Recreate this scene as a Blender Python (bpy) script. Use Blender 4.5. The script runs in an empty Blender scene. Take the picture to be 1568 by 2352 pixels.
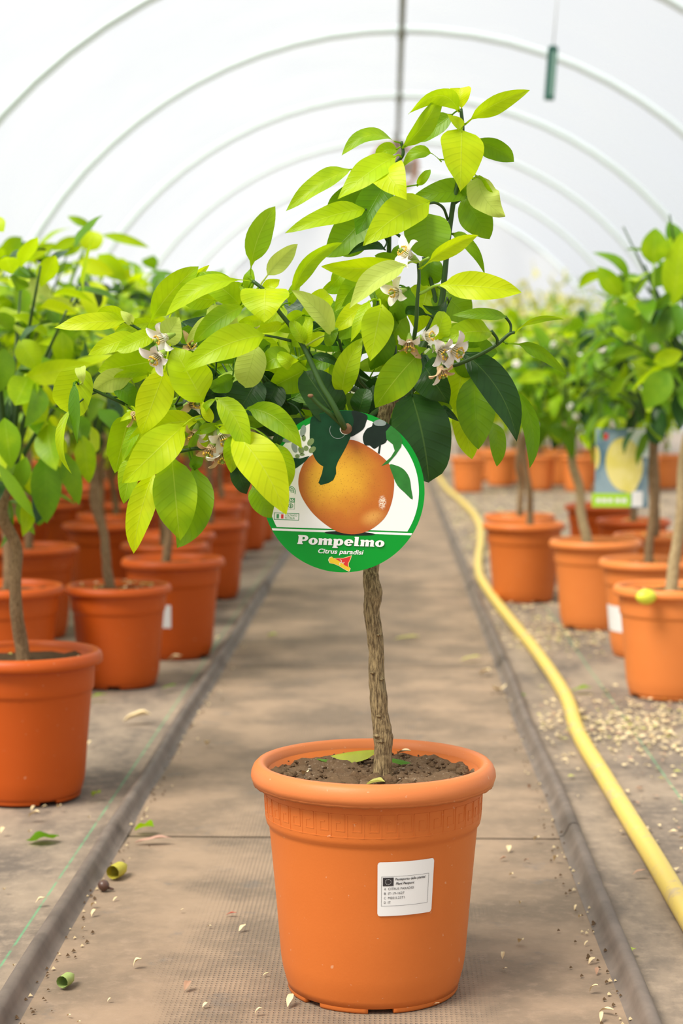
import bpy, math, random
from mathutils import Vector, Matrix, Quaternion, noise

# ------------------------------------------------------------------ camera, world, sun, exposure
scene = bpy.context.scene
C = scene.collection
F_PX, W_PX, H_PX = 4200.0, 1568, 2352
CAM_H = 0.655
CAM = Vector((0, 0, CAM_H))
VPX, VPY = 894.0, 882.0                    # where the path's direction (+Y) meets the image
PITCH = math.atan((H_PX/2 - VPY)/F_PX)
YAW = math.atan(((VPX - W_PX/2)/F_PX)/math.hypot(1, (H_PX/2 - VPY)/F_PX))
cam_d = bpy.data.cameras.new('camera')
cam = bpy.data.objects.new('camera', cam_d)
C.objects.link(cam)
scene.camera = cam
cam.location = CAM
cam.rotation_mode = 'XYZ'
cam.rotation_euler = (math.pi/2 - PITCH, 0, YAW)
cam_d.sensor_fit = 'VERTICAL'
cam_d.sensor_height = 36.0
cam_d.sensor_width = 24.0
cam_d.lens = F_PX/H_PX*36.0
cam_d.clip_start = 0.05
cam_d.clip_end = 300
D0 = 1.943                                 # depth of the grapefruit tree
cam_d.dof.use_dof = True
cam_d.dof.focus_distance = D0 + 0.0
cam_d.dof.aperture_fstop = 5.8

world = bpy.data.worlds.new('hazy_sky')
scene.world = world
world.use_nodes = True
wn = world.node_tree
bg = wn.nodes['Background']
bg.inputs['Color'].default_value = (0.93, 0.96, 1.0, 1)
bg.inputs['Strength'].default_value = 0.66

sun_d = bpy.data.lights.new('sun', 'SUN')
sun_d.energy = 4.7
sun_d.angle = math.radians(28)
sun_d.color = (1.0, 0.94, 0.84)
sun = bpy.data.objects.new('sun', sun_d)
C.objects.link(sun)
SUN_FROM = Vector((-0.50, -0.42, 0.95)).normalized()
sun.rotation_mode = 'QUATERNION'
sun.rotation_quaternion = SUN_FROM.to_track_quat('Z', 'Y')
sun.location = (0, 0, 8)

vs = scene.view_settings
vs.view_transform = 'Standard'
vs.look = 'None'
vs.gamma = 1.0
vs.use_curve_mapping = False
vs.exposure = 0.50

# ------------------------------------------------------------------ helpers
rnd = random.Random(7)
_R = Matrix.Rotation(YAW, 3, 'Z') @ Matrix.Rotation(-PITCH, 3, 'X')

def ray(px, py):
    return _R @ Vector(((px - W_PX/2)/F_PX, 1.0, (H_PX/2 - py)/F_PX))

def at(px, py, Y=D0):
    d = ray(px, py)
    return CAM + d*(Y/d.y)

def onfloor(px, py, z=0.0):
    d = ray(px, py)
    return CAM + d*((z - CAM_H)/d.z)

def link(o, parent=None):
    C.objects.link(o)
    if parent is not None:
        o.parent = parent
    return o

def tag(o, label=None, cat=None, group=None, kind=None):
    if label: o['label'] = label
    if cat: o['category'] = cat
    if group: o['group'] = group
    if kind: o['kind'] = kind
    return o

def empty(name, loc, label, cat, group=None):
    o = bpy.data.objects.new(name, None)
    o.location = loc
    o.empty_display_size = 0.05
    link(o)
    return tag(o, label, cat, group)

class MB:
    """collects vertices, faces and uvs for one mesh"""
    def __init__(s):
        s.v, s.f, s.uv, s.mi = [], [], [], []
    def add(s, vs_, fs, uvs=None, mi=0):
        b = len(s.v)
        s.v.extend([tuple(v) for v in vs_])
        for f in fs:
            s.f.append(tuple(b + i for i in f))
            s.mi.append(mi)
        s.uv.extend(uvs if uvs else [(0.5, 0.5)]*len(vs_))
        return s
    def mesh(s, name, mats=(), smooth=True):
        me = bpy.data.meshes.new(name)
        me.from_pydata(s.v, [], s.f)
        uvl = me.uv_layers.new(name='UVMap')
        flat = []
        for l in me.loops:
            flat.extend(s.uv[l.vertex_index])
        uvl.data.foreach_set('uv', flat)
        if smooth:
            me.polygons.foreach_set('use_smooth', [True]*len(me.polygons))
        for m in mats:
            me.materials.append(m)
        if any(s.mi):
            me.polygons.foreach_set('material_index', s.mi)
        me.update()
        return me
    def build(s, name, mat, parent=None, smooth=True, loc=None):
        mats = mat if isinstance(mat, (list, tuple)) else [mat]
        o = bpy.data.objects.new(name, s.mesh(name, mats, smooth))
        if loc is not None:
            o.location = loc
        return link(o, parent)

def localize(mb, origin):
    ox, oy, oz = origin
    mb.v = [(x-ox, y-oy, z-oz) for x, y, z in mb.v]
    return mb

def catmull(pts, n=6):
    pts = [Vector(p) for p in pts]
    if len(pts) < 3:
        return [pts[0].lerp(pts[-1], i/n) for i in range(n+1)]
    out = []
    P = [pts[0]*2 - pts[1]] + pts + [pts[-1]*2 - pts[-2]]
    for i in range(1, len(P)-2):
        a, b, c, d = P[i-1], P[i], P[i+1], P[i+2]
        for k in range(n):
            t = k/n
            out.append(0.5*((2*b) + (c-a)*t + (2*a-5*b+4*c-d)*t*t + (3*b-a-3*c+d)*t**3))
    out.append(pts[-1].copy())
    return out

def lerp_list(vals, t):
    x = t*(len(vals)-1)
    i = min(int(x), len(vals)-2)
    return vals[i] + (vals[i+1]-vals[i])*(x-i)

def tube(mb, pts, radii, sides=8, n=6, flat=1.0, rough=0.0, caps=True, mi=0):
    path = catmull(pts, n)
    N = len(path)
    up = Vector((0.13, 0.31, 0.94))
    vs_, fs, uv = [], [], []
    T0 = None
    for i, p in enumerate(path):
        T = (path[min(i+1, N-1)] - path[max(i-1, 0)])
        T = T.normalized() if T.length > 1e-9 else Vector((0, 0, 1))
        if T0 is None:
            A = up.cross(T)
            if A.length < 0.2:
                A = Vector((1, 0, 0)).cross(T)
            A.normalize()
        else:
            A = (A - T*A.dot(T)).normalized()
        B = T.cross(A)
        T0 = T
        r = lerp_list(radii, i/(N-1)) if len(radii) > 1 else radii[0]
        for k in range(sides):
            a = 2*math.pi*k/sides
            rr = r
            if rough:
                rr = r*(1 + rough*noise.noise(Vector((math.cos(a)*1.3, math.sin(a)*1.3, i*0.45))) )
            vs_.append(p + A*math.cos(a)*rr + B*math.sin(a)*rr*flat)
            uv.append((k/sides, i/(N-1)))
    for i in range(N-1):
        for k in range(sides):
            k2 = (k+1) % sides
            fs.append((i*sides+k, i*sides+k2, (i+1)*sides+k2, (i+1)*sides+k))
    if caps:
        fs.append(tuple(range(sides-1, -1, -1)))
        fs.append(tuple((N-1)*sides+k for k in range(sides)))
    mb.add(vs_, fs, uv, mi)
    return mb

def lathe(mb, prof, seg=48, close_bottom=False, center=(0, 0), mi=0, wob=None):
    vs_, fs, uv = [], [], []
    n = len(prof)
    for j, (r, z) in enumerate(prof):
        for k in range(seg):
            a = 2*math.pi*k/seg
            rr = r + (wob(a, j) if wob else 0)
            vs_.append((center[0]+rr*math.cos(a), center[1]+rr*math.sin(a), z))
            uv.append((k/seg, j/(n-1)))
    for j in range(n-1):
        for k in range(seg):
            k2 = (k+1) % seg
            fs.append((j*seg+k, j*seg+k2, (j+1)*seg+k2, (j+1)*seg+k))
    if close_bottom:
        fs.append(tuple(range(seg-1, -1, -1)))
    mb.add(vs_, fs, uv, mi)
    return mb

def blob(mb, c, r, seg=10, rings=7, amp=0.25, seed=0.0, squash=1.0, freq=1.6, mi=0):
    c = Vector(c)
    vs_, fs = [], []
    for j in range(rings+1):
        th = math.pi*j/rings
        for k in range(seg):
            a = 2*math.pi*k/seg
            d = Vector((math.sin(th)*math.cos(a), math.sin(th)*math.sin(a), math.cos(th)))
            rr = r*(1 + amp*noise.noise(d*freq + Vector((seed, seed*1.7, -seed))))
            q = d*rr
            q.z *= squash
            vs_.append(c + q)
    for j in range(rings):
        for k in range(seg):
            k2 = (k+1) % seg
            fs.append((j*seg+k, (j+1)*seg+k, (j+1)*seg+k2, j*seg+k2))
    mb.add(vs_, fs, None, mi)
    return mb

# ------------------------------------------------------------------ materials
def new_mat(name):
    m = bpy.data.materials.new(name)
    m.use_nodes = True
    nt = m.node_tree
    for n in list(nt.nodes):
        nt.nodes.remove(n)
    out = nt.nodes.new('ShaderNodeOutputMaterial')
    return m, nt, out

def N(nt, typ, **kw):
    n = nt.nodes.new(typ)
    for k, v in kw.items():
        setattr(n, k, v)
    return n

def L(nt, a, b):
    nt.links.new(a, b)

def math_n(nt, op, a, b=None, c=None, clamp=False):
    n = N(nt, 'ShaderNodeMath', operation=op)
    n.use_clamp = clamp
    for i, x in enumerate((a, b, c)):
        if x is None: continue
        if isinstance(x, (int, float)):
            n.inputs[i].default_value = x
        else:
            L(nt, x, n.inputs[i])
    return n.outputs[0]

def mix_c(nt, fac, a, b, blend='MIX'):
    n = N(nt, 'ShaderNodeMix', data_type='RGBA', blend_type=blend)
    for sock, x in ((n.inputs[0], fac), (n.inputs[6], a), (n.inputs[7], b)):
        if isinstance(x, (int, float)):
            sock.default_value = x
        elif isinstance(x, tuple):
            sock.default_value = x if len(x) == 4 else (*x, 1)
        else:
            L(nt, x, sock)
    return n.outputs[2]

def smooth(nt, x, lo, hi):
    n = N(nt, 'ShaderNodeMapRange', interpolation_type='SMOOTHSTEP')
    L(nt, x, n.inputs[0])
    n.inputs[1].default_value = lo
    n.inputs[2].default_value = hi
    return n.outputs[0]

def noise_n(nt, vec, scale, detail=4, rough=0.55):
    n = N(nt, 'ShaderNodeTexNoise')
    n.inputs['Scale'].default_value = scale
    n.inputs['Detail'].default_value = detail
    n.inputs['Roughness'].default_value = rough
    if vec is not None:
        L(nt, vec, n.inputs['Vector'])
    return n.outputs['Fac']

def princ(nt, out, color=None, rough=0.5, spec=0.5, metal=0.0):
    p = N(nt, 'ShaderNodeBsdfPrincipled')
    if color is not None:
        if isinstance(color, tuple):
            p.inputs['Base Color'].default_value = color if len(color) == 4 else (*color, 1)
        else:
            L(nt, color, p.inputs['Base Color'])
    if isinstance(rough, (int, float)):
        p.inputs['Roughness'].default_value = rough
    else:
        L(nt, rough, p.inputs['Roughness'])
    p.inputs['Specular IOR Level'].default_value = spec
    p.inputs['Metallic'].default_value = metal
    L(nt, p.outputs[0], out.inputs[0])
    return p

def bump(nt, p, h, strength=0.3, dist=0.002):
    b = N(nt, 'ShaderNodeBump')
    b.inputs['Strength'].default_value = strength
    b.inputs['Distance'].default_value = dist
    L(nt, h, b.inputs['Height'])
    L(nt, b.outputs[0], p.inputs['Normal'])

def coord(nt, kind='Object'):
    return N(nt, 'ShaderNodeTexCoord').outputs[kind]

def geo_pos(nt):
    return N(nt, 'ShaderNodeNewGeometry').outputs['Position']

def plain(name, col, rough=0.6, spec=0.4, var=0.0, scale=40):
    m, nt, out = new_mat(name)
    if var:
        f = noise_n(nt, coord(nt), scale)
        c = mix_c(nt, f, tuple(x*(1-var) for x in col), tuple(min(1, x*(1+var)) for x in col))
        princ(nt, out, c, rough, spec)
    else:
        princ(nt, out, col, rough, spec)
    return m

def leaf_mat(name, c1, c2, ctrans, tr=0.45, rough=0.38, rib=(0.70, 0.82, 0.12), ribs=0.32, spec=0.30):
    m, nt, out = new_mat(name)
    uv = coord(nt, 'UV')
    sp = N(nt, 'ShaderNodeSeparateXYZ')
    L(nt, uv, sp.inputs[0])
    u, v = sp.outputs[0], sp.outputs[1]
    mm = math_n(nt, 'ABSOLUTE', math_n(nt, 'MULTIPLY_ADD', v, 2.0, -1.0))
    rand = N(nt, 'ShaderNodeObjectInfo').outputs['Random']
    nz = noise_n(nt, coord(nt), 26, 3)
    f = smooth(nt, math_n(nt, 'ADD', math_n(nt, 'MULTIPLY', nz, 0.9), math_n(nt, 'MULTIPLY', rand, 0.35)), 0.38, 0.85)
    col = mix_c(nt, f, c1, c2)
    t = math_n(nt, 'SUBTRACT', math_n(nt, 'MULTIPLY', u, 10.0), math_n(nt, 'MULTIPLY', mm, 1.7))
    fr = math_n(nt, 'ABSOLUTE', math_n(nt, 'MULTIPLY_ADD', math_n(nt, 'FRACT', t), 2.0, -1.0))
    vein = smooth(nt, fr, 0.60, 1.0)
    col = mix_c(nt, math_n(nt, 'MULTIPLY', vein, 0.15), col, tuple(x*0.55 for x in c1))
    ribm = math_n(nt, 'SUBTRACT', 1.0, smooth(nt, mm, 0.008, 0.045))
    col = mix_c(nt, math_n(nt, 'MULTIPLY', ribm, ribs), col, rib)
    p = N(nt, 'ShaderNodeBsdfPrincipled')
    L(nt, col, p.inputs['Base Color'])
    p.inputs['Roughness'].default_value = rough
    p.inputs['Specular IOR Level'].default_value = spec
    h = math_n(nt, 'ADD', math_n(nt, 'MULTIPLY', ribm, -0.6), math_n(nt, 'MULTIPLY', vein, -0.4))
    bump(nt, p, h, 0.28, 0.0010)
    tb = N(nt, 'ShaderNodeBsdfTranslucent')
    tcol = mix_c(nt, 0.5, col, ctrans)
    L(nt, tcol, tb.inputs[0])
    ms = N(nt, 'ShaderNodeMixShader')
    ms.inputs[0].default_value = tr
    L(nt, p.outputs[0], ms.inputs[1])
    L(nt, tb.outputs[0], ms.inputs[2])
    L(nt, ms.outputs[0], out.inputs[0])
    return m

LEAF = {
    'y': leaf_mat('leaf_yellow_green', (0.47, 0.68, 0.003), (0.70, 0.84, 0.006), (0.80, 0.94, 0.003), 0.50, 0.40),
    'm': leaf_mat('leaf_lime', (0.19, 0.40, 0.003), (0.48, 0.68, 0.005), (0.66, 0.86, 0.003), 0.48, 0.40),
    'g': leaf_mat('leaf_mid_green', (0.085, 0.24, 0.006), (0.20, 0.38, 0.007), (0.36, 0.60, 0.004), 0.38, 0.38, (0.2, 0.35, 0.03), 0.3),
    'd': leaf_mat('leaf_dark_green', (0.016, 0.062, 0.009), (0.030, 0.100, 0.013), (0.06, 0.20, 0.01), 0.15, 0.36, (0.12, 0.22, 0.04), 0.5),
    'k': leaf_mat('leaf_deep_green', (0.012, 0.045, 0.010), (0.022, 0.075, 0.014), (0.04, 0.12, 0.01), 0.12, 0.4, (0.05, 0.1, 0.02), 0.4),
    'p': leaf_mat('leaf_pale_underside', (0.50, 0.62, 0.10), (0.58, 0.70, 0.14), (0.70, 0.80, 0.10), 0.40, 0.55, (0.35, 0.5, 0.06), 0.4),
    'o': leaf_mat('leaf_shrub_olive', (0.20, 0.30, 0.04), (0.34, 0.42, 0.05), (0.45, 0.55, 0.04), 0.40, 0.5),
    'w': leaf_mat('leaf_shrub_gold', (0.62, 0.60, 0.16), (0.74, 0.70, 0.26), (0.80, 0.75, 0.15), 0.40, 0.5),
}

def terracotta(name, c1, c2):
    m, nt, out = new_mat(name)
    co = coord(nt)
    f = noise_n(nt, co, 9, 4)
    col = mix_c(nt, f, c1, c2)
    d = noise_n(nt, co, 420, 2)
    specks = smooth(nt, noise_n(nt, co, 160, 2), 0.70, 0.76)
    col = mix_c(nt, math_n(nt, 'MULTIPLY', specks, 0.45), col, (0.75, 0.50, 0.32))
    p = princ(nt, out, col, 0.45, 0.28)
    bump(nt, p, d, 0.22, 0.00045)
    return m

M_POT = terracotta('terracotta_plastic', (0.60, 0.146, 0.025), (0.68, 0.186, 0.037))
M_RIM = terracotta('terracotta_plastic_rim', (0.64, 0.180, 0.050), (0.70, 0.220, 0.065))
M_POT2 = terracotta('terracotta_plastic_red_shaded', (0.48, 0.074, 0.005), (0.54, 0.096, 0.009))  # redder tone, deepened in the colour itself for the shade under the crowns
M_POT3 = terracotta('terracotta_plastic_pale', (0.72, 0.205, 0.045), (0.80, 0.255, 0.065))

def soil_mat(name, a, b, c):
    m, nt, out = new_mat(name)
    co = coord(nt)
    f = noise_n(nt, co, 70, 6, 0.7)
    col = mix_c(nt, f, a, b)
    sp = smooth(nt, noise_n(nt, co, 330, 3), 0.60, 0.72)
    col = mix_c(nt, math_n(nt, 'MULTIPLY', sp, 0.75), col, c)
    p = princ(nt, out, col, 0.95, 0.1)
    bump(nt, p, noise_n(nt, co, 190, 6, 0.7), 0.9, 0.004)
    return m
M_SOIL = soil_mat('potting_soil', (0.105, 0.062, 0.034), (0.27, 0.175, 0.10), (0.50, 0.40, 0.28))
M_SOIL2 = soil_mat('potting_soil_dark', (0.06, 0.032, 0.015), (0.14, 0.085, 0.045), (0.36, 0.28, 0.14))
M_CLOD = soil_mat('soil_clod', (0.13, 0.078, 0.042), (0.21, 0.135, 0.075), (0.30, 0.20, 0.12))

def bark_mat(name, a, b, c, green=0.0):
    m, nt, out = new_mat(name)
    co = coord(nt)
    mp = N(nt, 'ShaderNodeMapping')
    mp.inputs['Scale'].default_value = (1, 1, 0.14)
    L(nt, co, mp.inputs[0])
    f = noise_n(nt, mp.outputs[0], 620, 5, 0.7)
    col = mix_c(nt, smooth(nt, f, 0.36, 0.66), a, b)
    f2 = noise_n(nt, co, 26, 4)
    col = mix_c(nt, math_n(nt, 'MULTIPLY', smooth(nt, f2, 0.5, 0.75), 0.55), col, c)
    p = princ(nt, out, col, 0.8, 0.2)
    bump(nt, p, f, 0.8, 0.002)
    return m
M_BARK = bark_mat('citrus_bark', (0.105, 0.068, 0.034), (0.46, 0.34, 0.17), (0.24, 0.20, 0.11))
M_BARK2 = bark_mat('citrus_bark_plain', (0.16, 0.095, 0.045), (0.38, 0.25, 0.13), (0.20, 0.15, 0.08))
M_BARK3 = bark_mat('citrus_bark_pale', (0.36, 0.25, 0.12), (0.62, 0.48, 0.27), (0.42, 0.33, 0.18))
M_STEM = plain('green_stem', (0.030, 0.080, 0.010), 0.45, 0.4, 0.35, 30)
M_STEM_Y = plain('young_green_stem', (0.25, 0.42, 0.03), 0.45, 0.4, 0.3, 30)
M_CUT = plain('cut_stem_end', (0.22, 0.12, 0.06), 0.8, 0.2, 0.3, 300)

def ground_mat(name, stripes, base_a, base_b, dust):
    m, nt, out = new_mat(name)
    pos = geo_pos(nt)
    mp = N(nt, 'ShaderNodeMapping')
    mp.inputs['Scale'].default_value = (1.0, 0.45, 1.0)
    L(nt, pos, mp.inputs[0])
    f = noise_n(nt, mp.outputs[0], 7, 6, 0.65)
    col = mix_c(nt, smooth(nt, f, 0.35, 0.66), base_a, base_b)
    f2 = noise_n(nt, pos, 34, 5, 0.7)
    col = mix_c(nt, math_n(nt, 'MULTIPLY', smooth(nt, f2, 0.45, 0.7), 0.5), col, dust)
    sp = N(nt, 'ShaderNodeSeparateXYZ')
    L(nt, pos, sp.inputs[0])
    x = sp.outputs[0]
    for sx in stripes:                      # the woven green marker threads of the ground fabric
        d = math_n(nt, 'ABSOLUTE', math_n(nt, 'SUBTRACT', x, sx))
        k = math_n(nt, 'SUBTRACT', 1.0, smooth(nt, d, 0.0008, 0.0022))
        k = math_n(nt, 'MULTIPLY', k, smooth(nt, f2, 0.30, 0.55))
        col = mix_c(nt, math_n(nt, 'MULTIPLY', k, 0.6), col, (0.10, 0.42, 0.20))
    p = princ(nt, out, col, 0.85, 0.25)
    wv = noise_n(nt, pos, 260, 3, 0.6)
    h = math_n(nt, 'ADD', math_n(nt, 'MULTIPLY', f2, 0.6), math_n(nt, 'MULTIPLY', wv, 0.4))
    bump(nt, p, h, 0.35, 0.003)
    return m
M_GROUND = ground_mat('ground_fabric', (-0.437, 0.462), (0.155, 0.125, 0.100), (0.33, 0.255, 0.185), (0.42, 0.325, 0.235))

def mat_mat():
    m, nt, out = new_mat('dusty_rubber_mat')
    pos = geo_pos(nt)
    f = noise_n(nt, pos, 5.5, 6, 0.62)
    col = mix_c(nt, smooth(nt, f, 0.36, 0.66), (0.205, 0.152, 0.105), (0.345, 0.245, 0.163))
    f2 = noise_n(nt, pos, 60, 5, 0.7)
    col = mix_c(nt, math_n(nt, 'MULTIPLY', smooth(nt, f2, 0.48, 0.72), 0.4), col, (0.39, 0.28, 0.195))
    f3 = noise_n(nt, pos, 13, 4, 0.7)
    col = mix_c(nt, math_n(nt, 'MULTIPLY', smooth(nt, f3, 0.58, 0.75), 0.55), col, (0.16, 0.145, 0.13))
    sp = N(nt, 'ShaderNodeSeparateXYZ')
    L(nt, pos, sp.inputs[0])
    # staggered dimples pressed into the mat, filled with dust towards its edges
    a = math_n(nt, 'MULTIPLY', sp.outputs[0], 2*math.pi/0.0105)
    b = math_n(nt, 'MULTIPLY', sp.outputs[1], 2*math.pi/0.0140)
    s = math_n(nt, 'MULTIPLY', math_n(nt, 'SINE', math_n(nt, 'ADD', a, b)), math_n(nt, 'SINE', math_n(nt, 'SUBTRACT', a, b)))
    dim = smooth(nt, s, 0.35, 0.8)
    off = math_n(nt, 'ABSOLUTE', math_n(nt, 'ADD', sp.outputs[0], 0.075))
    band = math_n(nt, 'SUBTRACT', 1.0, smooth(nt, math_n(nt, 'ADD', off, math_n(nt, 'MULTIPLY', f, 0.20)), 0.20, 0.30))
    dim = math_n(nt, 'MULTIPLY', dim, band)
    col = mix_c(nt, math_n(nt, 'MULTIPLY', dim, 0.80), col, (0.20, 0.165, 0.135))
    p = princ(nt, out, col, 0.85, 0.25)
    h = math_n(nt, 'SUBTRACT', math_n(nt, 'MULTIPLY', f2, 0.4), dim)
    bump(nt, p, h, 0.8, 0.0024)
    return m
M_MAT = mat_mat()
M_LIP = plain('worn_rubber_edge', (0.165, 0.130, 0.105), 0.65, 0.35, 0.6, 22)
M_JOINT = plain('dirt_in_joint', (0.10, 0.07, 0.05), 0.9, 0.1, 0.3, 60)

def film_mat(name, tint, t):
    m, nt, out = new_mat(name)
    pos = geo_pos(nt)
    f = noise_n(nt, pos, 1.3, 5, 0.6)
    tr = N(nt, 'ShaderNodeBsdfTransparent')
    tr.inputs[0].default_value = (0.98, 0.985, 0.99, 1)
    tl = N(nt, 'ShaderNodeBsdfTranslucent')
    tl.inputs[0].default_value = (*tint, 1)
    df = N(nt, 'ShaderNodeBsdfDiffuse')
    df.inputs[0].default_value = (*tint, 1)
    a = N(nt, 'ShaderNodeMixShader')
    a.inputs[0].default_value = 0.45
    L(nt, tl.outputs[0], a.inputs[1]); L(nt, df.outputs[0], a.inputs[2])
    b = N(nt, 'ShaderNodeMixShader')
    k = N(nt, 'ShaderNodeMapRange')
    L(nt, f, k.inputs[0])
    k.inputs[1].default_value = 0.35; k.inputs[2].default_value = 0.7
    k.inputs[3].default_value = 1-t-0.07; k.inputs[4].default_value = 1-t+0.07
    L(nt, k.outputs[0], b.inputs[0])
    L(nt, tr.outputs[0], b.inputs[1]); L(nt, a.outputs[0], b.inputs[2])
    L(nt, b.outputs[0], out.inputs[0])
    return m
M_FILM = film_mat('polytunnel_film', (0.76, 0.775, 0.775), 0.70)
M_FILM_END = film_mat('polytunnel_end_film', (0.90, 0.89, 0.84), 0.66)
M_TUBE = plain('galvanised_tube', (0.66, 0.74, 0.74), 0.45, 0.5, 0.08, 5)
M_RIDGE = plain('grey_ridge_pole', (0.23, 0.24, 0.22), 0.6, 0.4, 0.2, 5)
M_WHITE = plain('white_label_paper', (0.86, 0.86, 0.85), 0.45, 0.4)
M_INK = plain('label_ink', (0.045, 0.04, 0.042), 0.6, 0.2)
M_INKS = plain('label_ink_grey', (0.20, 0.19, 0.19), 0.6, 0.2)

def hose_mat():
    m, nt, out = new_mat('yellow_hose_plastic')
    pos = geo_pos(nt)
    f = noise_n(nt, pos, 30, 5, 0.7)
    col = mix_c(nt, smooth(nt, f, 0.50, 0.72), (0.74, 0.55, 0.13), (0.56, 0.42, 0.22))
    princ(nt, out, col, 0.5, 0.4)
    return m
M_HOSE = hose_mat()

# ------------------------------------------------------------------ the setting: floor, path mats, polytunnel
mb = MB()
nx, ny = 40, 60
gx0, gx1, gy0, gy1 = -6.0, 6.0, -6.0, 26.0
vs_, fs = [], []
for j in range(ny+1):
    for i in range(nx+1):
        x = gx0 + (gx1-gx0)*i/nx
        y = gy0 + (gy1-gy0)*j/ny
        vs_.append((x, y, -0.012))
for j in range(ny):
    for i in range(nx):
        a = j*(nx+1)+i
        fs.append((a, a+1, a+nx+2, a+nx+1))
mb.add(vs_, fs)
# ground fabric strips beside the path carry the visible level at z = 0
floor = mb.build('floor', M_GROUND)
tag(floor, 'brown dusty woven ground fabric on the polytunnel floor', 'floor', kind='structure')
PXL, PXR = -0.389, 0.256                    # path between its raised edges
def strip(x0, x1, y0, y1, name):
    mb = MB()
    n, k = 10, 120
    vs_, fs = [], []
    for j in range(k+1):
        y = y0 + (y1-y0)*(j/k)**1.6
        for i in range(n+1):
            x = x0 + (x1-x0)*i/n
            z = 0.003*noise.noise(Vector((x*5, y*3, 0)))
            edge = min(i, n-i)
            vs_.append((x, y, (z if edge else 0.0)))
    for j in range(k):
        for i in range(n):
            a = j*(n+1)+i
            fs.append((a, a+1, a+n+2, a+n+1))
    mb.add(vs_, fs)
    o = mb.build(name, M_GROUND, floor)
    return o
strip(-3.4, PXL-0.012, -2.0, 21, 'fabric_sheet')
strip(PXR+0.012, 3.4, -2.0, 21, 'fabric_sheet')

joints = [-0.6, 1.0, 2.60, 4.20, 5.80, 7.40, 9.00, 10.6, 12.2, 13.8, 15.4, 17.0, 18.6, 20.2]
for a, b in zip(joints[:-1], joints[1:]):
    mb = MB()
    n, k = 14, 16
    vs_, fs = [], []
    g = 0.003
    for j in range(k+1):
        t = j/k
        y = a+g + (b-a-2*g)*t
        for i in range(n+1):
            x = PXL + (PXR-PXL)*i/n
            z = 0.0015*noise.noise(Vector((x*4, y*2.5, 3))) + 0.004
            if j in (0, k):
                z = 0.0015
                y += 0
            vs_.append((x, y, z))
    for j in range(k):
        for i in range(n):
            q = j*(n+1)+i
            fs.append((q, q+1, q+n+2, q+n+1))
    mb.add(vs_, fs)
    pm = mb.build('path_mat', M_MAT, floor)
    for s, x0 in ((-1, PXL), (1, PXR)):
        e = MB()
        prof = [(-0.012, 0.004), (-0.006, 0.006), (-0.001, 0.014), (0.002, 0.021), (0.006, 0.0245), (0.012, 0.0245),
                (0.017, 0.021), (0.019, 0.012), (0.020, -0.004)]
        vs_, fs = [], []
        kk = 14
        for j in range(kk+1):
            y = a+g*0.7 + (b-a-1.4*g)*j/kk
            w = 0.004*noise.noise(Vector((s*3.1, y*1.6, 1.0)))
            for (px_, pz) in prof:
                vs_.append((x0 + s*(px_) + w, y, pz + 0.002*noise.noise(Vector((y*2.2, s, 5)))))
        m_ = len(prof)
        for j in range(kk):
            for i in range(m_-1):
                q = j*m_+i
                fs.append((q, q+1, q+m_+1, q+m_) if s > 0 else (q, q+m_, q+m_+1, q+1))
        fs.append(tuple(range(m_))); fs.append(tuple(kk*m_+i for i in range(m_)))
        e.add(vs_, fs)
        e.build('raised_edge', M_LIP, pm)

# polytunnel: half-round film on bent tubes
RC_X, RC_Z, RAD = 0.066, 0.655+2.035-2.52, 2.52
ARCH_Y = [-3.7, -1.3, 1.1, 3.5, 5.9, 8.45, 10.7, 13.1, 15.5, 17.9, 20.3]
mb = MB()
nseg, vs_, fs, uv = 48, [], [], []
ys = []
y = -6.0
while y <= 20.35:
    ys.append(y); y += 0.3
A0 = -math.asin(min(1, RC_Z/RAD))
for j, y in enumerate(ys):
    for i in range(nseg+1):
        a = A0 + (math.pi - 2*A0)*i/nseg
        r = RAD + 0.022 + 0.012*noise.noise(Vector((math.cos(a)*3, y*0.7, math.sin(a)*3)))
        vs_.append((RC_X + r*math.cos(a), y, max(-0.01, RC_Z + r*math.sin(a))))
for j in range(len(ys)-1):
    for i in range(nseg):
        q = j*(nseg+1)+i
        fs.append((q, q+1, q+nseg+2, q+nseg+1))
mb.add(vs_, fs)
ceiling = mb.build('ceiling', M_FILM)
tag(ceiling, 'milky translucent film roof of the half-round polytunnel', 'roof', kind='structure')
mb = MB()
pts = [(RAD*math.cos(A0 + (math.pi-2*A0)*i/40), 0, RAD*math.sin(A0 + (math.pi-2*A0)*i/40)) for i in range(41)]
tube(mb, pts, [0.022], 10, 1)
arch_me = mb.mesh('arch_tube', [M_TUBE])
for y in ARCH_Y:
    o = bpy.data.objects.new('arch_tube', arch_me)
    o.location = (RC_X, y, RC_Z)
    link(o, ceiling)
mb = MB()
tube(mb, [(RC_X, -6, RC_Z+RAD-0.04), (RC_X, 8, RC_Z+RAD-0.04), (RC_X, 20.3, RC_Z+RAD-0.04)], [0.018], 10, 6)
mb.build('ridge_pole', M_RIDGE, ceiling)
cl = MB()
for k in range(12):
    a = 2*math.pi*k/12
clamp = MB()
tube(clamp, [(0, -0.03, 0), (0, 0, 0), (0, 0.03, 0)], [0.028], 10, 2)
clamp_me = clamp.mesh('clamp', [M_RIDGE])
for y in ARCH_Y:
    o = bpy.data.objects.new('clamp', clamp_me)
    o.location = (RC_X, y, RC_Z+RAD-0.03)
    link(o, ceiling)

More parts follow.
